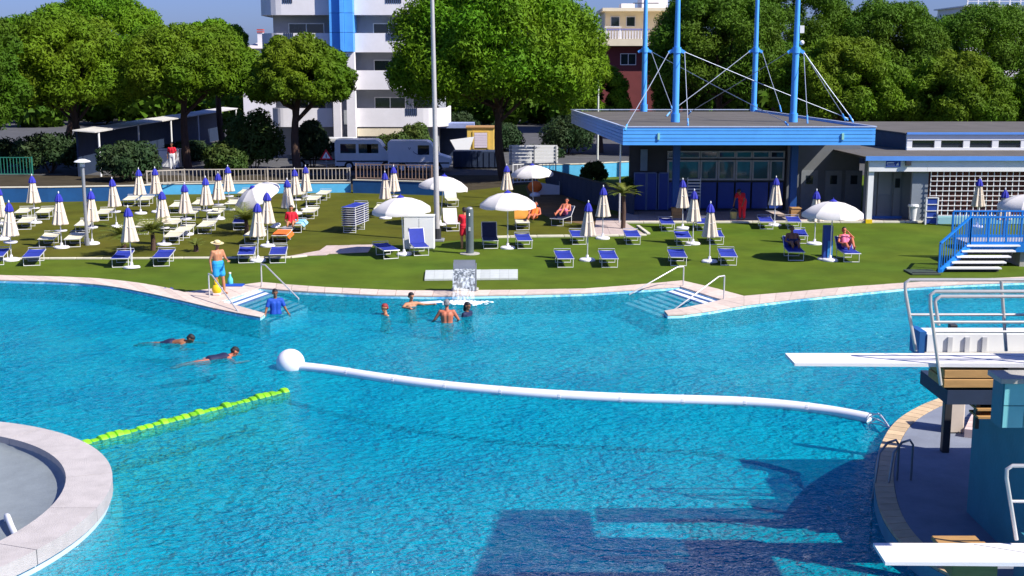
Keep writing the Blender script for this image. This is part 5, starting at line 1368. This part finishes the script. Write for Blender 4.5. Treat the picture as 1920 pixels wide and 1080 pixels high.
n_ = int(plen(isl) / .30); A, B = resample(isl, n_ + 1), resample(inn, n_ + 1)
CB = P('island_coping', (.58, .42, .25), .75, .14, 4, .3, 30, rand=.12)
for i in range(n_):
    q = [A[i], A[i + 1], B[i + 1], B[i]]; c_ = sum(q, Vector()) / 4; q = [p + (c_ - p).normalized() * .012 for p in q]
    MB().prism([(p.x, p.y) for p in q], ZI - .048, ZI).build('coping_stone', CB, st, world=True)
# inner curved step
isl2 = [p + Vector((1.05, -.25, 0)) for p in smooth_line(GL([(1795, 740), (1758, 752), (1722, 776), (1700, 812)], ZI), 2)]
in2 = [p + Vector((.3, -.12, 0)) for p in isl2]
n_ = int(plen(isl2) / .22); A, B = resample(isl2, n_ + 1), resample(in2, n_ + 1)
for i in range(n_):
    q = [A[i], A[i + 1], B[i + 1], B[i]]; c_ = sum(q, Vector()) / 4; q = [p + (c_ - p).normalized() * .012 for p in q]
    MB().prism([(p.x, p.y) for p in q], ZI - .05, ZI + .16).build('step_stone', P('step_pink', (.60, .46, .42), .75, .12, 4, rand=.1), st, world=True)
MB().prism([(p.x, p.y) for p in inn] + [(13.5, inn[-1].y - 1), (13.5, inn[0].y)], ZI - .048, ZI - .012).build('deck', DECK, st, world=True)

tw = thing('diving_tower', (8.5, 18.5, ZI), 'teal tiled diving tower with stepped platforms and steel guard rails', 'diving tower')
xl = 6.87
MB().box((7.52, 17.0, ZI - .01), (12, 19.3, 2.345)).build('body', TEALD, tw, world=True)
MB().box((xl, 16.62, 2.46), (12, 16.99, 3.12)).build('head_block', TEALD, tw, world=True)
for i in range(5):
    for j in range(2):
        x0 = xl + .015 + i * .30 + (.0 if j else 0); 
        MB().box((x0, 16.595, 2.475 + j * .325), (x0 + .285, 16.618, 2.785 + j * .325)).build('tile', TEAL, tw, world=True)
MB().box((xl - .06, 16.55, 3.122), (12, 17.06, 3.19)).build('cap_slab', CONC, tw, world=True)
# unseen shaft and platforms beyond the frame, added to cast the water shadow
MB().box((9.3, 17.4, 2.63), (12, 19.3, 5.0)).build('shaft', TEALD, tw, world=True)
MB().prism([(6.7, 13.8), (8.6, 13.8), (8.6, 16.25), (7.35, 16.25)], 4.9, 5.1).build('high_shadow_platform', CONC, tw, world=True)
MB().prism([(6.3, 12.0), (8.25, 12.0), (8.25, 16.3), (6.95, 16.3)], 7.5, 7.75).build('top_shadow_platform', CONC, tw, world=True)
MB().box((6.95, 13.3, 6.1), (8.3, 15.75, 6.3)).build('middle_shadow_platform', CONC, tw, world=True)
for x_, y_, zl_, z_ in ((8.05, 16.0, -1.6, 4.899), (8.1, 14.0, 5.101, 6.099), (8.0, 14.0, 6.301, 7.499)): MB().box((x_, y_, zl_), (x_ + .18, y_ + .18, z_)).build('column', CONC, tw, world=True)  # unseen posts carrying the added shadow casters
# white platform behind
MB().box((7.25, 20.9, 2.48), (12, 21.45, 2.86)).build('white_platform', WHITE, tw, world=True)
MB().box((7.12, 20.92, 2.46), (7.24, 21.43, 2.90)).build('platform_end', P('end_blue', (.02, .12, .35), .5), tw, world=True)
for k in range(3): MB().box((7.6 + k * .3, 20.86, 2.52), (7.68 + k * .3, 20.895, 2.82)).build('platform_rib', ALU, tw, world=True)
cb_ = G(1771, 846, ZI); MB().bbox((cb_.x - .07, cb_.y - .07, ZI - .01), (cb_.x + .07, cb_.y + .07, 2.7), .01).build('column', DARK, tw, world=True)
MB().box((6.62, 18.05, 2.40), (12, 19.31, 2.62)).build('slab', NAVY, tw, world=True)
MB().box((7.2, 19.33, 2.35), (12, 20.88, 2.55)).build('landing', CONC, tw, world=True)
# beams below the springboard
b0 = V(1757, 700, 18.3)
for k in range(2):
    z0 = 2.66 + k * .15; MB().bbox((b0.x + .02, 18.05, z0), (b0.x + .95, 18.75, z0 + .135), .01).build('support_plank', WOOD, tw, world=True)
for k in range(4): MB().box((b0.x + .55 + .0 * k, 17.96 + .05 * k, 2.20 + k * .11), (b0.x + .90, 18.36 + .05 * k, 2.23 + k * .11)).build('tread', WOOD, tw, world=True)
MB().box((b0.x + .56, 18.1, 2.0), (b0.x + .62, 18.2, 2.62)).build('stringer', DARK, tw, world=True)
bk = G(1792, 812, ZI); MB().bbox((bk.x - .13, bk.y, ZI), (bk.x + .16, bk.y + .5, .92), .02).build('pier_block', P('pier_beige', (.62, .52, .42), .75, .1, 3), tw, world=True)
# guard rails
def guard(Y, pt_top, pt_bot, midrows, r_=.028):
    a = V(pt_top[0], pt_top[1], Y); c_ = V(pt_bot[0], pt_bot[1], Y)
    MB().tube([c_, lerp(c_, a, .85), a + Vector((.03, 0, -.03)), a + Vector((.10, 0, .02)), Vector((12, Y, a.z + .02))], r_, 8).build('guard_rail', STEEL, tw, world=True, smooth=True)
    for yy in midrows:
        z = V(1700, yy, Y).z; t_ = (z - c_.z) / (a.z - c_.z); x = lerp(c_.x, a.x, t_)
        MB().tube([(x, Y, z), (12, Y, z)], r_ * .8, 8).build('mid_rail', STEEL, tw, world=True, smooth=True)
    for x in (a.x + 1.55,):
        MB().tube([(x, Y, a.z), (x + .16, Y, c_.z - .0)], r_, 8).build('rail_post', STEEL, tw, world=True, smooth=True)
guard(19.15, (1694, 527), (1717, 658), (590,))
guard(18.00, (1741, 549), (1764, 722), (604, 622))
guard(18.9, (1752, 558), (1760, 610), (604,))
guard(15.7, (1884, 876), (1906, 1012), (940,))
# 1 m stand
MB().box((7.2, 15.75, ZI - .01), (12, 16.60, .98)).build('low_stand', TEALD, tw, world=True)
b2 = V(1770, 1066, 16.0)
MB().bbox((b2.x, 15.7, .62), (b2.x + .62, 16.2, .95), .01).build('support_plank', WOOD, tw, world=True)
MB().bbox((b2.x - .12, 15.66, .955), (b2.x + .5, 16.24, 1.02), .01).build('support_plank', WOOD, tw, world=True)
def springboard(tf, tn, z, xe, label):
    a = G(tf[0], tf[1], z); c_ = G(tn[0], tn[1], z)
    t = thing('springboard', (a.x, (a.y + c_.y) / 2, z), label, 'diving board')
    dY = a.y - c_.y
    pts = [(c_.x, c_.y), (xe, c_.y - .02), (xe, a.y - .02), (a.x, a.y)]
    MB().prism(pts, [z - .045, z - .075, z - .075, z - .045], z).build('board', P('board_white', (.80, .77, .76), .55, .05, 2, .15, 60), t, world=True)
    for s_ in (.3, .62):
        p = lerp(Vector((a.x, a.y, 0)), Vector((xe, a.y, 0)), s_); q = lerp(Vector((c_.x, c_.y, 0)), Vector((xe, c_.y, 0)), s_ + .25)
        MB().bar((p.x, p.y - .05, z + .002), (q.x, q.y + .05, z + .002), .012, .004).build('seam', GALV, t, world=True)
    MB().box((xe - 1.9, min(a.y, c_.y) - .03, z - .20), (xe - 1.6, a.y + .03, z - .078)).build('fulcrum', DARK, t, world=True)
    return t
springboard((1472, 662), (1490, 681), 3.05, 9.4, 'high white springboard jutting over the pool below the steel rails')
springboard((1637, 1018), (1660, 1054), 1.1, 9.4, 'low white springboard beneath the single short rail')
# pool ladder on the island edge
ld = thing('pool_ladder', G(1690, 900, ZI), 'steel pool ladder hooped over the island coping', 'ladder')
for px in (1664, 1690):
    f = G(px + 18, 900, ZI); o_ = G(px - 18, 905, ZI)
    MB().tube([f, f + Vector((0, 0, .65)), f + Vector((-.06, 0, .74)), lerp(f, o_, .6) + Vector((0, 0, .72)), o_ + Vector((0, 0, .55)), o_ + Vector((-.08, 0, -.3)), o_ + Vector((-.08, 0, -1.2))], .022, 8).build('hoop', P('ladder_steel', (.25, .27, .3), .35, metal=.7), ld, world=True, smooth=True)
for k in range(4):
    a = G(1646, 905, ZI) + Vector((-.08, 0, -.45 - .25 * k)); c_ = G(1672, 905, ZI) + Vector((-.08, 0, -.45 - .25 * k)); MB().bar(a, c_, .06, .03).build('rung', ALU, ld, world=True)

# ---- round tub, left foreground
cc = Vector((-12.05, 19.25, 0)); Ro, Ri, zt_ = 5.2, 4.42, .30
tub = thing('round_basin', (cc.x, cc.y, -4), 'round raised concrete basin with broad grey rim in the pool', 'basin')
ng = 18
for k in range(ng):
    a0, a1 = 2 * math.pi * k / ng + .0016, 2 * math.pi * (k + 1) / ng - .0016
    pts = [(cc.x + Ro * math.cos(lerp(a0, a1, i / 6)), cc.y + Ro * math.sin(lerp(a0, a1, i / 6))) for i in range(7)] + [(cc.x + Ri * math.cos(lerp(a1, a0, i / 6)), cc.y + Ri * math.sin(lerp(a1, a0, i / 6))) for i in range(7)]
    MB().prism(pts, .06, zt_).build('rim_slab', RIMC, tub, world=True)
MB().lathe([(Ro - .05, -4.2), (Ro - .05, .058)], 96, cc).build('outer_wall', P('basin_wall', (.55, .66, .70), .6, .1, 3), tub, world=True, smooth=True)
MB().lathe([(Ri + .02, .22), (Ri - .02, .12), (Ri - .12, .07), (Ri - .9, -.02), (Ri - 1.6, -.035), (0, -.04)], 96, cc).build('bowl', GREYIN, tub, world=True, smooth=True)
MB().lathe([(Ro - .04, -.30), (Ro + .14, -.30), (Ro + .14, -4.2)], 96, cc).build('submerged_step', P('step_cyan', (.45, .75, .8), .6, .1, 3), tub, world=True)
p_a, p_b, p_c = G(12, 962, .12), G(22, 990, .12), G(36, 1015, .12)
MB().tube(smooth_line([p_a + Vector((0, 0, -.2)), p_a, p_b, p_c, p_c + Vector((0, 0, -.2))], 2), .05, 10).build('grab_rail', WHITE, tub, world=True, smooth=True)

# ---- floating white boom with ball
bz = WATER_Z
bp_ = [G(x, y, bz + .06) for x, y in [(566, 688), (620, 694), (700, 707), (780, 718), (860, 727), (1000, 739), (1150, 747), (1300, 751), (1400, 754), (1480, 761), (1560, 771), (1630, 785)]]
bp_ = smooth_line(bp_, 2)
bm_ = thing('floating_boom', bp_[0], 'white floating pipe boom with ball end crossing the pool', 'boom')
ns = 10; B = resample(bp_, ns * 6 + 1)
for k in range(ns):
    seg = B[k * 6:k * 6 + 7]; MB().tube(seg, .125, 14).build('pipe_section', PLASTW, bm_, world=True, smooth=True)
    if k: 
        d = (seg[1] - seg[0]).normalized(); MB().tube([seg[0] - d * .03, seg[0] + d * .03], .130, 14).build('coupling', P('coupling_white', (.74, .72, .76), .4), bm_, world=True)
bc = G(545, 690, bz); MB().ball(bc + Vector((0, 0, .13)), .36, 24, 16).build('ball_float', PLASTW, bm_, world=True, smooth=True)
d = (bp_[0] - bc).normalized(); MB().tube([bc + d * .2 + Vector((0, 0, .08)), bp_[0]], [.17, .13], 14).build('ball_neck', PLASTW, bm_, world=True, smooth=True)
e0, e1 = bp_[-1], G(1668, 790, ZI) 
mb = MB()
for k in range(5):
    a = k * 1.26; mb.tube([e0 + Vector((0, .12 * math.cos(a), .12 * math.sin(a))), lerp(e0, e1, .5) + Vector((0, .15 * math.cos(a + .8), .03 + .12 * math.sin(a + .8))), e1 + Vector((.0, .08 * math.cos(a), -.12))], .014, 5)
mb.build('rope_net', P('net_pale', (.6, .58, .62), .7), bm_, world=True)
# ---- green lane rope
rp = [G(x, y, bz) for x, y in [(538, 732), (440, 757), (330, 786), (220, 815), (140, 836), (92, 850)]]
lr = thing('lane_rope', rp[0], 'bright green float rope lying in the water near the ball', 'rope')
Rr = resample(smooth_line(rp, 2), 34)
for i, (a, c_) in enumerate(zip(Rr, Rr[1:])):
    d = c_ - a; off = Vector((0, random.uniform(-.04, .04), random.uniform(-.12, -.06)))
    p = [lerp(a, c_, t_) + off for t_ in (.02, .12, .5, .88, .98)]
    MB().tube(p, [.12, .15, .155, .15, .12], 10).build('float_piece', GREENF, lr, world=True, smooth=True)
MB().tube(Rr, .02, 6).build('cord', P('cord_green', (.05, .3, .02), .6), lr, world=True)
# ================================================================== PEOPLE
def cap(mb, p, q, r0, r1, n_=10):
    p, q = Vector(p), Vector(q); d = q - p; L_ = max(d.length, 1e-4); d = d / L_
    pts, rs = [], []
    for a in (80, 50, 20): pts.append(p - d * r0 * math.sin(R(a))); rs.append(r0 * math.cos(R(a)))
    for t_ in (0, .33, .66, 1): pts.append(lerp(p, q, t_)); rs.append(lerp(r0, r1, t_))
    for a in (20, 50, 80): pts.append(q + d * r1 * math.sin(R(a))); rs.append(r1 * math.cos(R(a)))
    mb.tube(pts, rs, n_)
def fuse(mb, name, mat, parent, voxel=.014, it=4):
    tmp = bpy.data.objects.new('tmp', mb.mesh('tmp', mat)); C.objects.link(tmp)
    md = tmp.modifiers.new('r', 'REMESH'); md.mode = 'VOXEL'; md.voxel_size = voxel
    ms_ = tmp.modifiers.new('s', 'SMOOTH'); ms_.iterations = it; ms_.factor = .5
    dg = bpy.context.evaluated_depsgraph_get(); me = bpy.data.meshes.new_from_object(tmp.evaluated_get(dg))
    bpy.data.objects.remove(tmp)
    me.name = name
    me.polygons.foreach_set('use_smooth', [True] * len(me.polygons)); me.materials.clear(); me.materials.append(mat)
    return link(bpy.data.objects.new(name, me), parent)
def hand(mb, wrist, d, side_v):
    d = Vector(d).normalized(); s_ = Vector(side_v).normalized(); n_ = d.cross(s_).normalized()
    palm = wrist + d * .05
    cap(mb, wrist, wrist + d * .085, .026, .034, 8); cap(mb, palm - s_ * .02, palm + s_ * .02 + d * .03, .022, .022, 8)
    for k, (o_, L_) in enumerate(((-.033, .060), (-.011, .075), (.011, .080), (.033, .068))):
        a = wrist + d * .09 + s_ * o_; b_ = a + d * L_ * .55 + s_ * o_ * .35; c_ = b_ + (d * .75 + n_ * .6) * L_ * .5
        cap(mb, a, b_, .010, .0095, 6); cap(mb, b_, c_, .0095, .008, 6)
    a = wrist + d * .03 - s_ * .028; cap(mb, a, a + (d * .6 - s_ * .8) * .05, .011, .010, 6); cap(mb, a + (d * .6 - s_ * .8) * .05, a + (d * .6 - s_ * .8) * .05 + (d * .9 - s_ * .2) * .03, .010, .009, 6)
def person(loc, rz, J, label, skin=SKIN, cloth=(), hair=HAIRD, hat=None, hands=True, scale=1.0, fat=1.0, long_hair=False, face=Vector((0, -1, 0))):
    """J: joints in body space, facing -Y; cloth: list of (name, material, kind)"""
    t = thing('person', loc, label, 'person', rz=rz); t.scale = (scale,) * 3
    J = {k: Vector(v) for k, v in J.items()}
    f = fat; mb = MB()
    sh_l, sh_r = J['shl'], J['shr']
    ax = (J['chest'] - J['pelvis']).normalized(); lr_ = (sh_l - sh_r).normalized()
    # torso
    waist = lerp(J['pelvis'], J['chest'], .45)
    for o_ in (-.055, .055):
        cap(mb, J['pelvis'] + lr_ * o_ * 1.2, waist + lr_ * o_, .115 * f, .10 * f); cap(mb, waist + lr_ * o_, J['chest'] + lr_ * o_ * 1.15, .10 * f, .118 * f)
    cap(mb, sh_l * .82 + J['chest'] * .18, sh_r * .82 + J['chest'] * .18, .075, .075)
    cap(mb, J['chest'], J['neck'], .09, .06); cap(mb, J['neck'] - ax * .03, J['head'], .055, .05)
    # head: skull, jaw, nose, ears, brow
    up = (J['head'] - J['neck']).normalized(); fc = (face - up * face.dot(up)).normalized(); sd2 = up.cross(fc).normalized(); h = J['head']
    def hp_(u, v, s_): return h + up * u + fc * v + sd2 * s_
    cap(mb, hp_(.035, -.025, 0), hp_(.035, .025, 0), .088, .080, 12); cap(mb, hp_(-.03, .02, 0), hp_(-.075, .055, 0), .066, .04, 10)
    cap(mb, hp_(.015, .095, 0), hp_(-.018, .112, 0), .011, .016, 6)
    for s_ in (-1, 1): cap(mb, hp_(.01, 0, s_ * .085), hp_(-.02, -.005, s_ * .09), .018, .013, 6)
    cap(mb, hp_(.035, .088, -.035), hp_(.035, .088, .035), .013, .013, 6); cap(mb, hp_(-.052, .088, -.018), hp_(-.052, .088, .018), .010, .010, 6)
    for s_, S_ in (('l', 1), ('r', -1)):
        a, e_, w_ = J['sh' + s_], J['el' + s_], J['wr' + s_]
        cap(mb, a, e_, .056 * f, .042); cap(mb, lerp(e_, w_, .0), w_, .042, .028)
        hd = (w_ - e_).normalized()
        sv_ = hd.cross(Vector((0, 0, 1)) if abs(hd.z) < .8 else lr_)
        if hands: hand(mb, w_, hd, sv_)
        if 'hip' + s_ in J:
            hpj, k_, an = J['hip' + s_], J['kn' + s_], J['an' + s_]
            cap(mb, hpj, k_, .088 * f, .058); cap(mb, k_, lerp(k_, an, .35), .056, .058); cap(mb, lerp(k_, an, .35), an, .058, .036)
            toe = J.get('toe' + s_, an + Vector((0, -.17, -.05))); d_ = toe - an
            cap(mb, an + Vector((0, 0, -.03)) - d_ * .15, an + d_ * .55 + Vector((0, 0, -.035)), .034, .036, 8); cap(mb, an + d_ * .5 + Vector((0, 0, -.03)), toe, .036, .026, 8)
    body = fuse(mb, 'body', skin, t, .0135)
    for nm, m_, kd in cloth:
        mb = MB()
        if kd in ('shorts', 'trunks', 'trousers'):
            cap(mb, J['pelvis'] + lr_ * -.075 + ax * .05, J['pelvis'] + lr_ * .075 + ax * .05, .138 * f, .138 * f); cap(mb, J['pelvis'] + lr_ * -.075 - ax * .03, J['pelvis'] + lr_ * .075 - ax * .03, .135 * f, .135 * f)
            ln = {'shorts': .62, 'trunks': .25, 'trousers': 1.0}[kd]
            for s_ in 'lr':
                if 'hip' + s_ in J:
                    cap(mb, J['hip' + s_], lerp(J['hip' + s_], J['kn' + s_], ln), .116 * f, .104 * f if kd != 'trousers' else .085)
                    if kd == 'trousers': cap(mb, J['kn' + s_], lerp(J['kn' + s_], J['an' + s_], .8), .08, .075)
        if kd in ('shirt', 'suit'):
            for o_ in (-.055, .055): cap(mb, J['pelvis'] + lr_ * o_ * 1.2 + ax * (.03 if kd == 'shirt' else -.02), waist + lr_ * o_, .128 * f, .115 * f); cap(mb, waist + lr_ * o_, J['chest'] + lr_ * o_ * 1.15, .115 * f, .13 * f)
            if kd == 'shirt':
                cap(mb, sh_l * .85 + J['chest'] * .15, sh_r * .85 + J['chest'] * .15, .088, .088)
                for s_ in 'lr': cap(mb, J['sh' + s_], lerp(J['sh' + s_], J['el' + s_], .6), .072, .064)
        fuse(mb, nm, m_, t, .016, 3)
    if hair is not None:
        mb = MB(); cap(mb, hp_(.055, -.032, 0), hp_(.065, .012, 0), .088, .083, 12); cap(mb, hp_(.0, -.06, -.03), hp_(.0, -.06, .03), .06, .06, 8)
        if long_hair: cap(mb, hp_(-.02, -.075, 0), hp_(-.14, -.085, 0), .065, .05, 8)
        fuse(mb, 'hair', hair, t, .014, 2)
    for s_ in (-1, 1): MB().ball(hp_(.012, .084, s_ * .032), .011, 8, 6).build('eye', DARK, t)
    if hat is not None:
        M = Matrix((sd2, fc, up)).transposed().to_4x4(); 
        mb = MB(); mb.lathe([(0, .155), (.06, .15), (.10, .125), (.108, .06), (.112, .055), (.17, .05), (.215, .062), (.215, .055), (.17, .042), (.10, .045)], 28)
        mb.v = [tuple(h + (M @ Vector(v))) for v in mb.v]; ht = mb.build('hat', hat, t, smooth=True)
        mb = MB(); mb.lathe([(.114, .058), (.112, .085)], 28); mb.v = [tuple(h + (M @ Vector(v))) for v in mb.v]; mb.build('hat_band', P('hat_band', (.25, .15, .08), .8), ht)
    return t
STAND = dict(pelvis=(0, 0, .95), chest=(0, .01, 1.30), neck=(0, .01, 1.47), head=(0, -.01, 1.63), shl=(.19, 0, 1.40), shr=(-.19, 0, 1.40), ell=(.25, .03, 1.12), elr=(-.25, .03, 1.12), wrl=(.26, -.04, .88), wrr=(-.26, -.04, .88),
             hipl=(.095, 0, .90), hipr=(-.095, 0, .90), knl=(.11, -.02, .49), knr=(-.11, -.02, .49), anl=(.11, .02, .085), anr=(-.11, .02, .085))
def pose(**k): d = dict(STAND); d.update(k); return d
# man with hat, facing right towards the pool, one forearm forward
p = G(411, 553) + Vector((0, 0, .05))
person(p, R(48), pose(knl=(.12, -.09, .50), anl=(.13, -.12, .085), anr=(-.10, .10, .085), ell=(.25, -.08, 1.15), wrl=(.16, -.32, 1.12), elr=(-.26, .06, 1.13), wrr=(-.25, .02, .86)),
       'man in straw hat and azure shorts standing on the pool coping', SKIN, [('shorts', SHORT, 'shorts')], HAIRG, STRAW, fat=1.08)
# lifeguard bending in red
p = G(1391, 414) + Vector((0, 0, .04))
person(p, R(-40), pose(chest=(.02, -.20, 1.24), neck=(.02, -.32, 1.36), head=(.02, -.42, 1.46), shl=(.2, -.24, 1.33), shr=(-.17, -.24, 1.33), ell=(.26, -.30, 1.07), elr=(-.24, -.34, 1.05), wrl=(.25, -.42, .86), wrr=(-.22, -.46, .84)),
       'lifeguard in red shirt and red trousers leaning forward on the terrace', SKIN3, [('shirt', RED, 'shirt'), ('trousers', RED, 'trousers')], HAIRD, scale=.97, fat=1.12)
# red shirt by the shower
p = G(871, 467)
person(p, R(200), pose(ell=(.22, -.12, 1.16), wrl=(.12, -.30, 1.20), elr=(-.22, -.12, 1.16), wrr=(-.12, -.30, 1.22)), 'person in long red top standing at the shower column', SKIN, [('shirt', RED, 'shirt'), ('shorts', RED, 'shorts')], HAIRD, scale=.98)
# red figure under the lean-to
p = Vector((V(322, 285, 87.5).x, 87.5, 0))
person(p, 0, pose(), 'person in red shirt standing under the lean-to shelter', SKIN3, [('shirt', RED, 'shirt'), ('trousers', P('white_cloth', (.7, .7, .7), .8), 'trousers')], HAIRD, scale=1.15)
SIT = dict(pelvis=(0, .12, .50), chest=(0, .40, .74), neck=(0, .50, .86), head=(0, .54, 1.0), shl=(.19, .44, .80), shr=(-.19, .44, .80), ell=(.28, .22, .58), elr=(-.28, .22, .58), wrl=(.20, -.02, .56), wrr=(-.20, -.02, .56),
           hipl=(.10, .08, .50), hipr=(-.10, .08, .50), knl=(.12, -.32, .62), knr=(-.12, -.34, .60), anl=(.11, -.70, .47), anr=(-.12, -.74, .47), toel=(.12, -.80, .56), toer=(-.12, -.84, .56))
def sit(**k): d = dict(SIT); d.update(k); return d
person(at_l(1492, 489, .15) + Vector((0, 0, .06)), turn(G(1492, 489), .15), sit(), 'brown sunbather reclining on a blue lounger left of the blue box', SKIN3, [('trunks', NAVC, 'trunks')], HAIRD)
person(at_l(1596, 492, .25) + Vector((0, 0, .06)), turn(G(1596, 492), .25), sit(knl=(.12, -.25, .78), wrl=(.1, .2, .95), ell=(.3, .25, .75)), 'sunbather in pink suit reclining under the open parasol by the blue box', SKIN2, [('suit', PINK, 'suit')], HAIRD)
lg = G(1045, 424); put_lounger(1045, 424, 'n', 'dark low lounger with raised back beside the bare earth slope', -.35, back=.7, group=GB)
person(at_l(1045, 424, -.35) + Vector((0, 0, .06)), turn(G(1045, 424), -.35), sit(knl=(.14, -.28, .74)), 'sunbather in pink shorts resting near the bare earth slope', SKIN2, [('shorts', PINK, 'shorts')], HAIRD)
person(at_l(980, 432, .05) + Vector((.55, .25, .03)), -.2, sit(), 'tanned person in orange suit sitting beside the ochre towel', SKIN2, [('suit', ORA, 'suit')], HAIRD)
person(at_l(525, 457, -.15) + Vector((.05, 1.9, .02)), .1, sit(chest=(0, .2, .84), neck=(0, .23, 1.0), head=(0, .22, 1.15), shl=(.19, .2, .92), shr=(-.19, .2, .92)), 'person in red top sitting behind the pointed closed parasol', SKIN, [('shirt', RED, 'shirt')], HAIRD)
st_ = None
# bathers
def in_water(px, py, rz, depth_, J, label, **k):
    g_ = G(px, py, WATER_Z); return person((g_.x, g_.y, WATER_Z - depth_), rz, J, label, **k)
in_water(517, 588, R(20), .95, pose(ell=(.3, -.05, 1.12), wrl=(.36, -.2, 1.0), elr=(-.3, -.05, 1.12), wrr=(-.36, -.2, 1.0)), 'dark haired child in blue shirt standing on the left pool steps', skin=SKIN3, cloth=[('shirt', ROYAL, 'shirt')], hair=HAIRD, scale=.98)
in_water(722, 590, R(-60), 1.42, pose(), 'swimmer with red cap and only the head above water', skin=SKIN, hair=P('cap_dark_red', (.28, .02, .02), .6))
in_water(771, 574, R(35), 1.32, pose(ell=(.42, -.1, 1.34), wrl=(.62, -.28, 1.36), elr=(-.36, -.12, 1.34), wrr=(-.3, -.36, 1.35)), 'tanned bather leaning on the white and blue float board', skin=SKIN, hair=HAIRD)
in_water(838, 604, R(178), 1.08, pose(ell=(.36, -.02, 1.16), wrl=(.42, -.18, 1.08), elr=(-.34, -.05, 1.16), wrr=(-.3, -.28, 1.06)), 'broad sunburnt man seen from behind, chest deep below the waterfall', skin=SKIN2, hair=HAIRG, fat=1.2)
in_water(876, 592, R(60), 1.30, pose(), 'dark wet-haired child right beside the waterfall foam', skin=SKIN3, cloth=[('shirt', NAVC, 'shirt')], hair=HAIRD, scale=.98, long_hair=True)
fbd = thing('float_board', G(806, 569, WATER_Z), 'white and blue foam board held by the tanned bather', 'float board', rz=.35)
MB().bbox((-.42, -.14, .0), (.42, .14, .05), .02).build('board', WHITE, fbd); MB().bbox((-.40, -.15, .015), (.40, .15, .035), .005).build('blue_edge', SHORT, fbd)
SWIM = dict(pelvis=(0, .0, .0), chest=(0, -.36, .03), neck=(0, -.52, .06), head=(0, -.62, .16), shl=(.19, -.44, .02), shr=(-.19, -.44, .02), ell=(.42, -.52, -.05), elr=(-.42, -.52, -.05), wrl=(.40, -.78, -.04), wrr=(-.40, -.78, -.04),
            hipl=(.10, .05, -.01), hipr=(-.10, .05, -.01), knl=(.14, .46, -.05), knr=(-.12, .46, .0), anl=(.16, .86, -.08), anr=(-.10, .86, -.02), toel=(.17, 1.02, -.12), toer=(-.10, 1.02, -.06))
for px, py, rz, lb, sk_, cl in ((318, 641, R(80), 'swimmer in dark trunks stretched flat, nearer the curved coping', SKIN3, [('trunks', NAVC, 'trunks')]), (396, 672, R(118), 'swimmer in dark top swimming behind the other towards the ball', SKIN2, [('suit', NAVC, 'suit')])):
    g_ = G(px, py, WATER_Z); person((g_.x, g_.y, WATER_Z - .05), rz, SWIM, lb, sk_, cl, HAIRD)
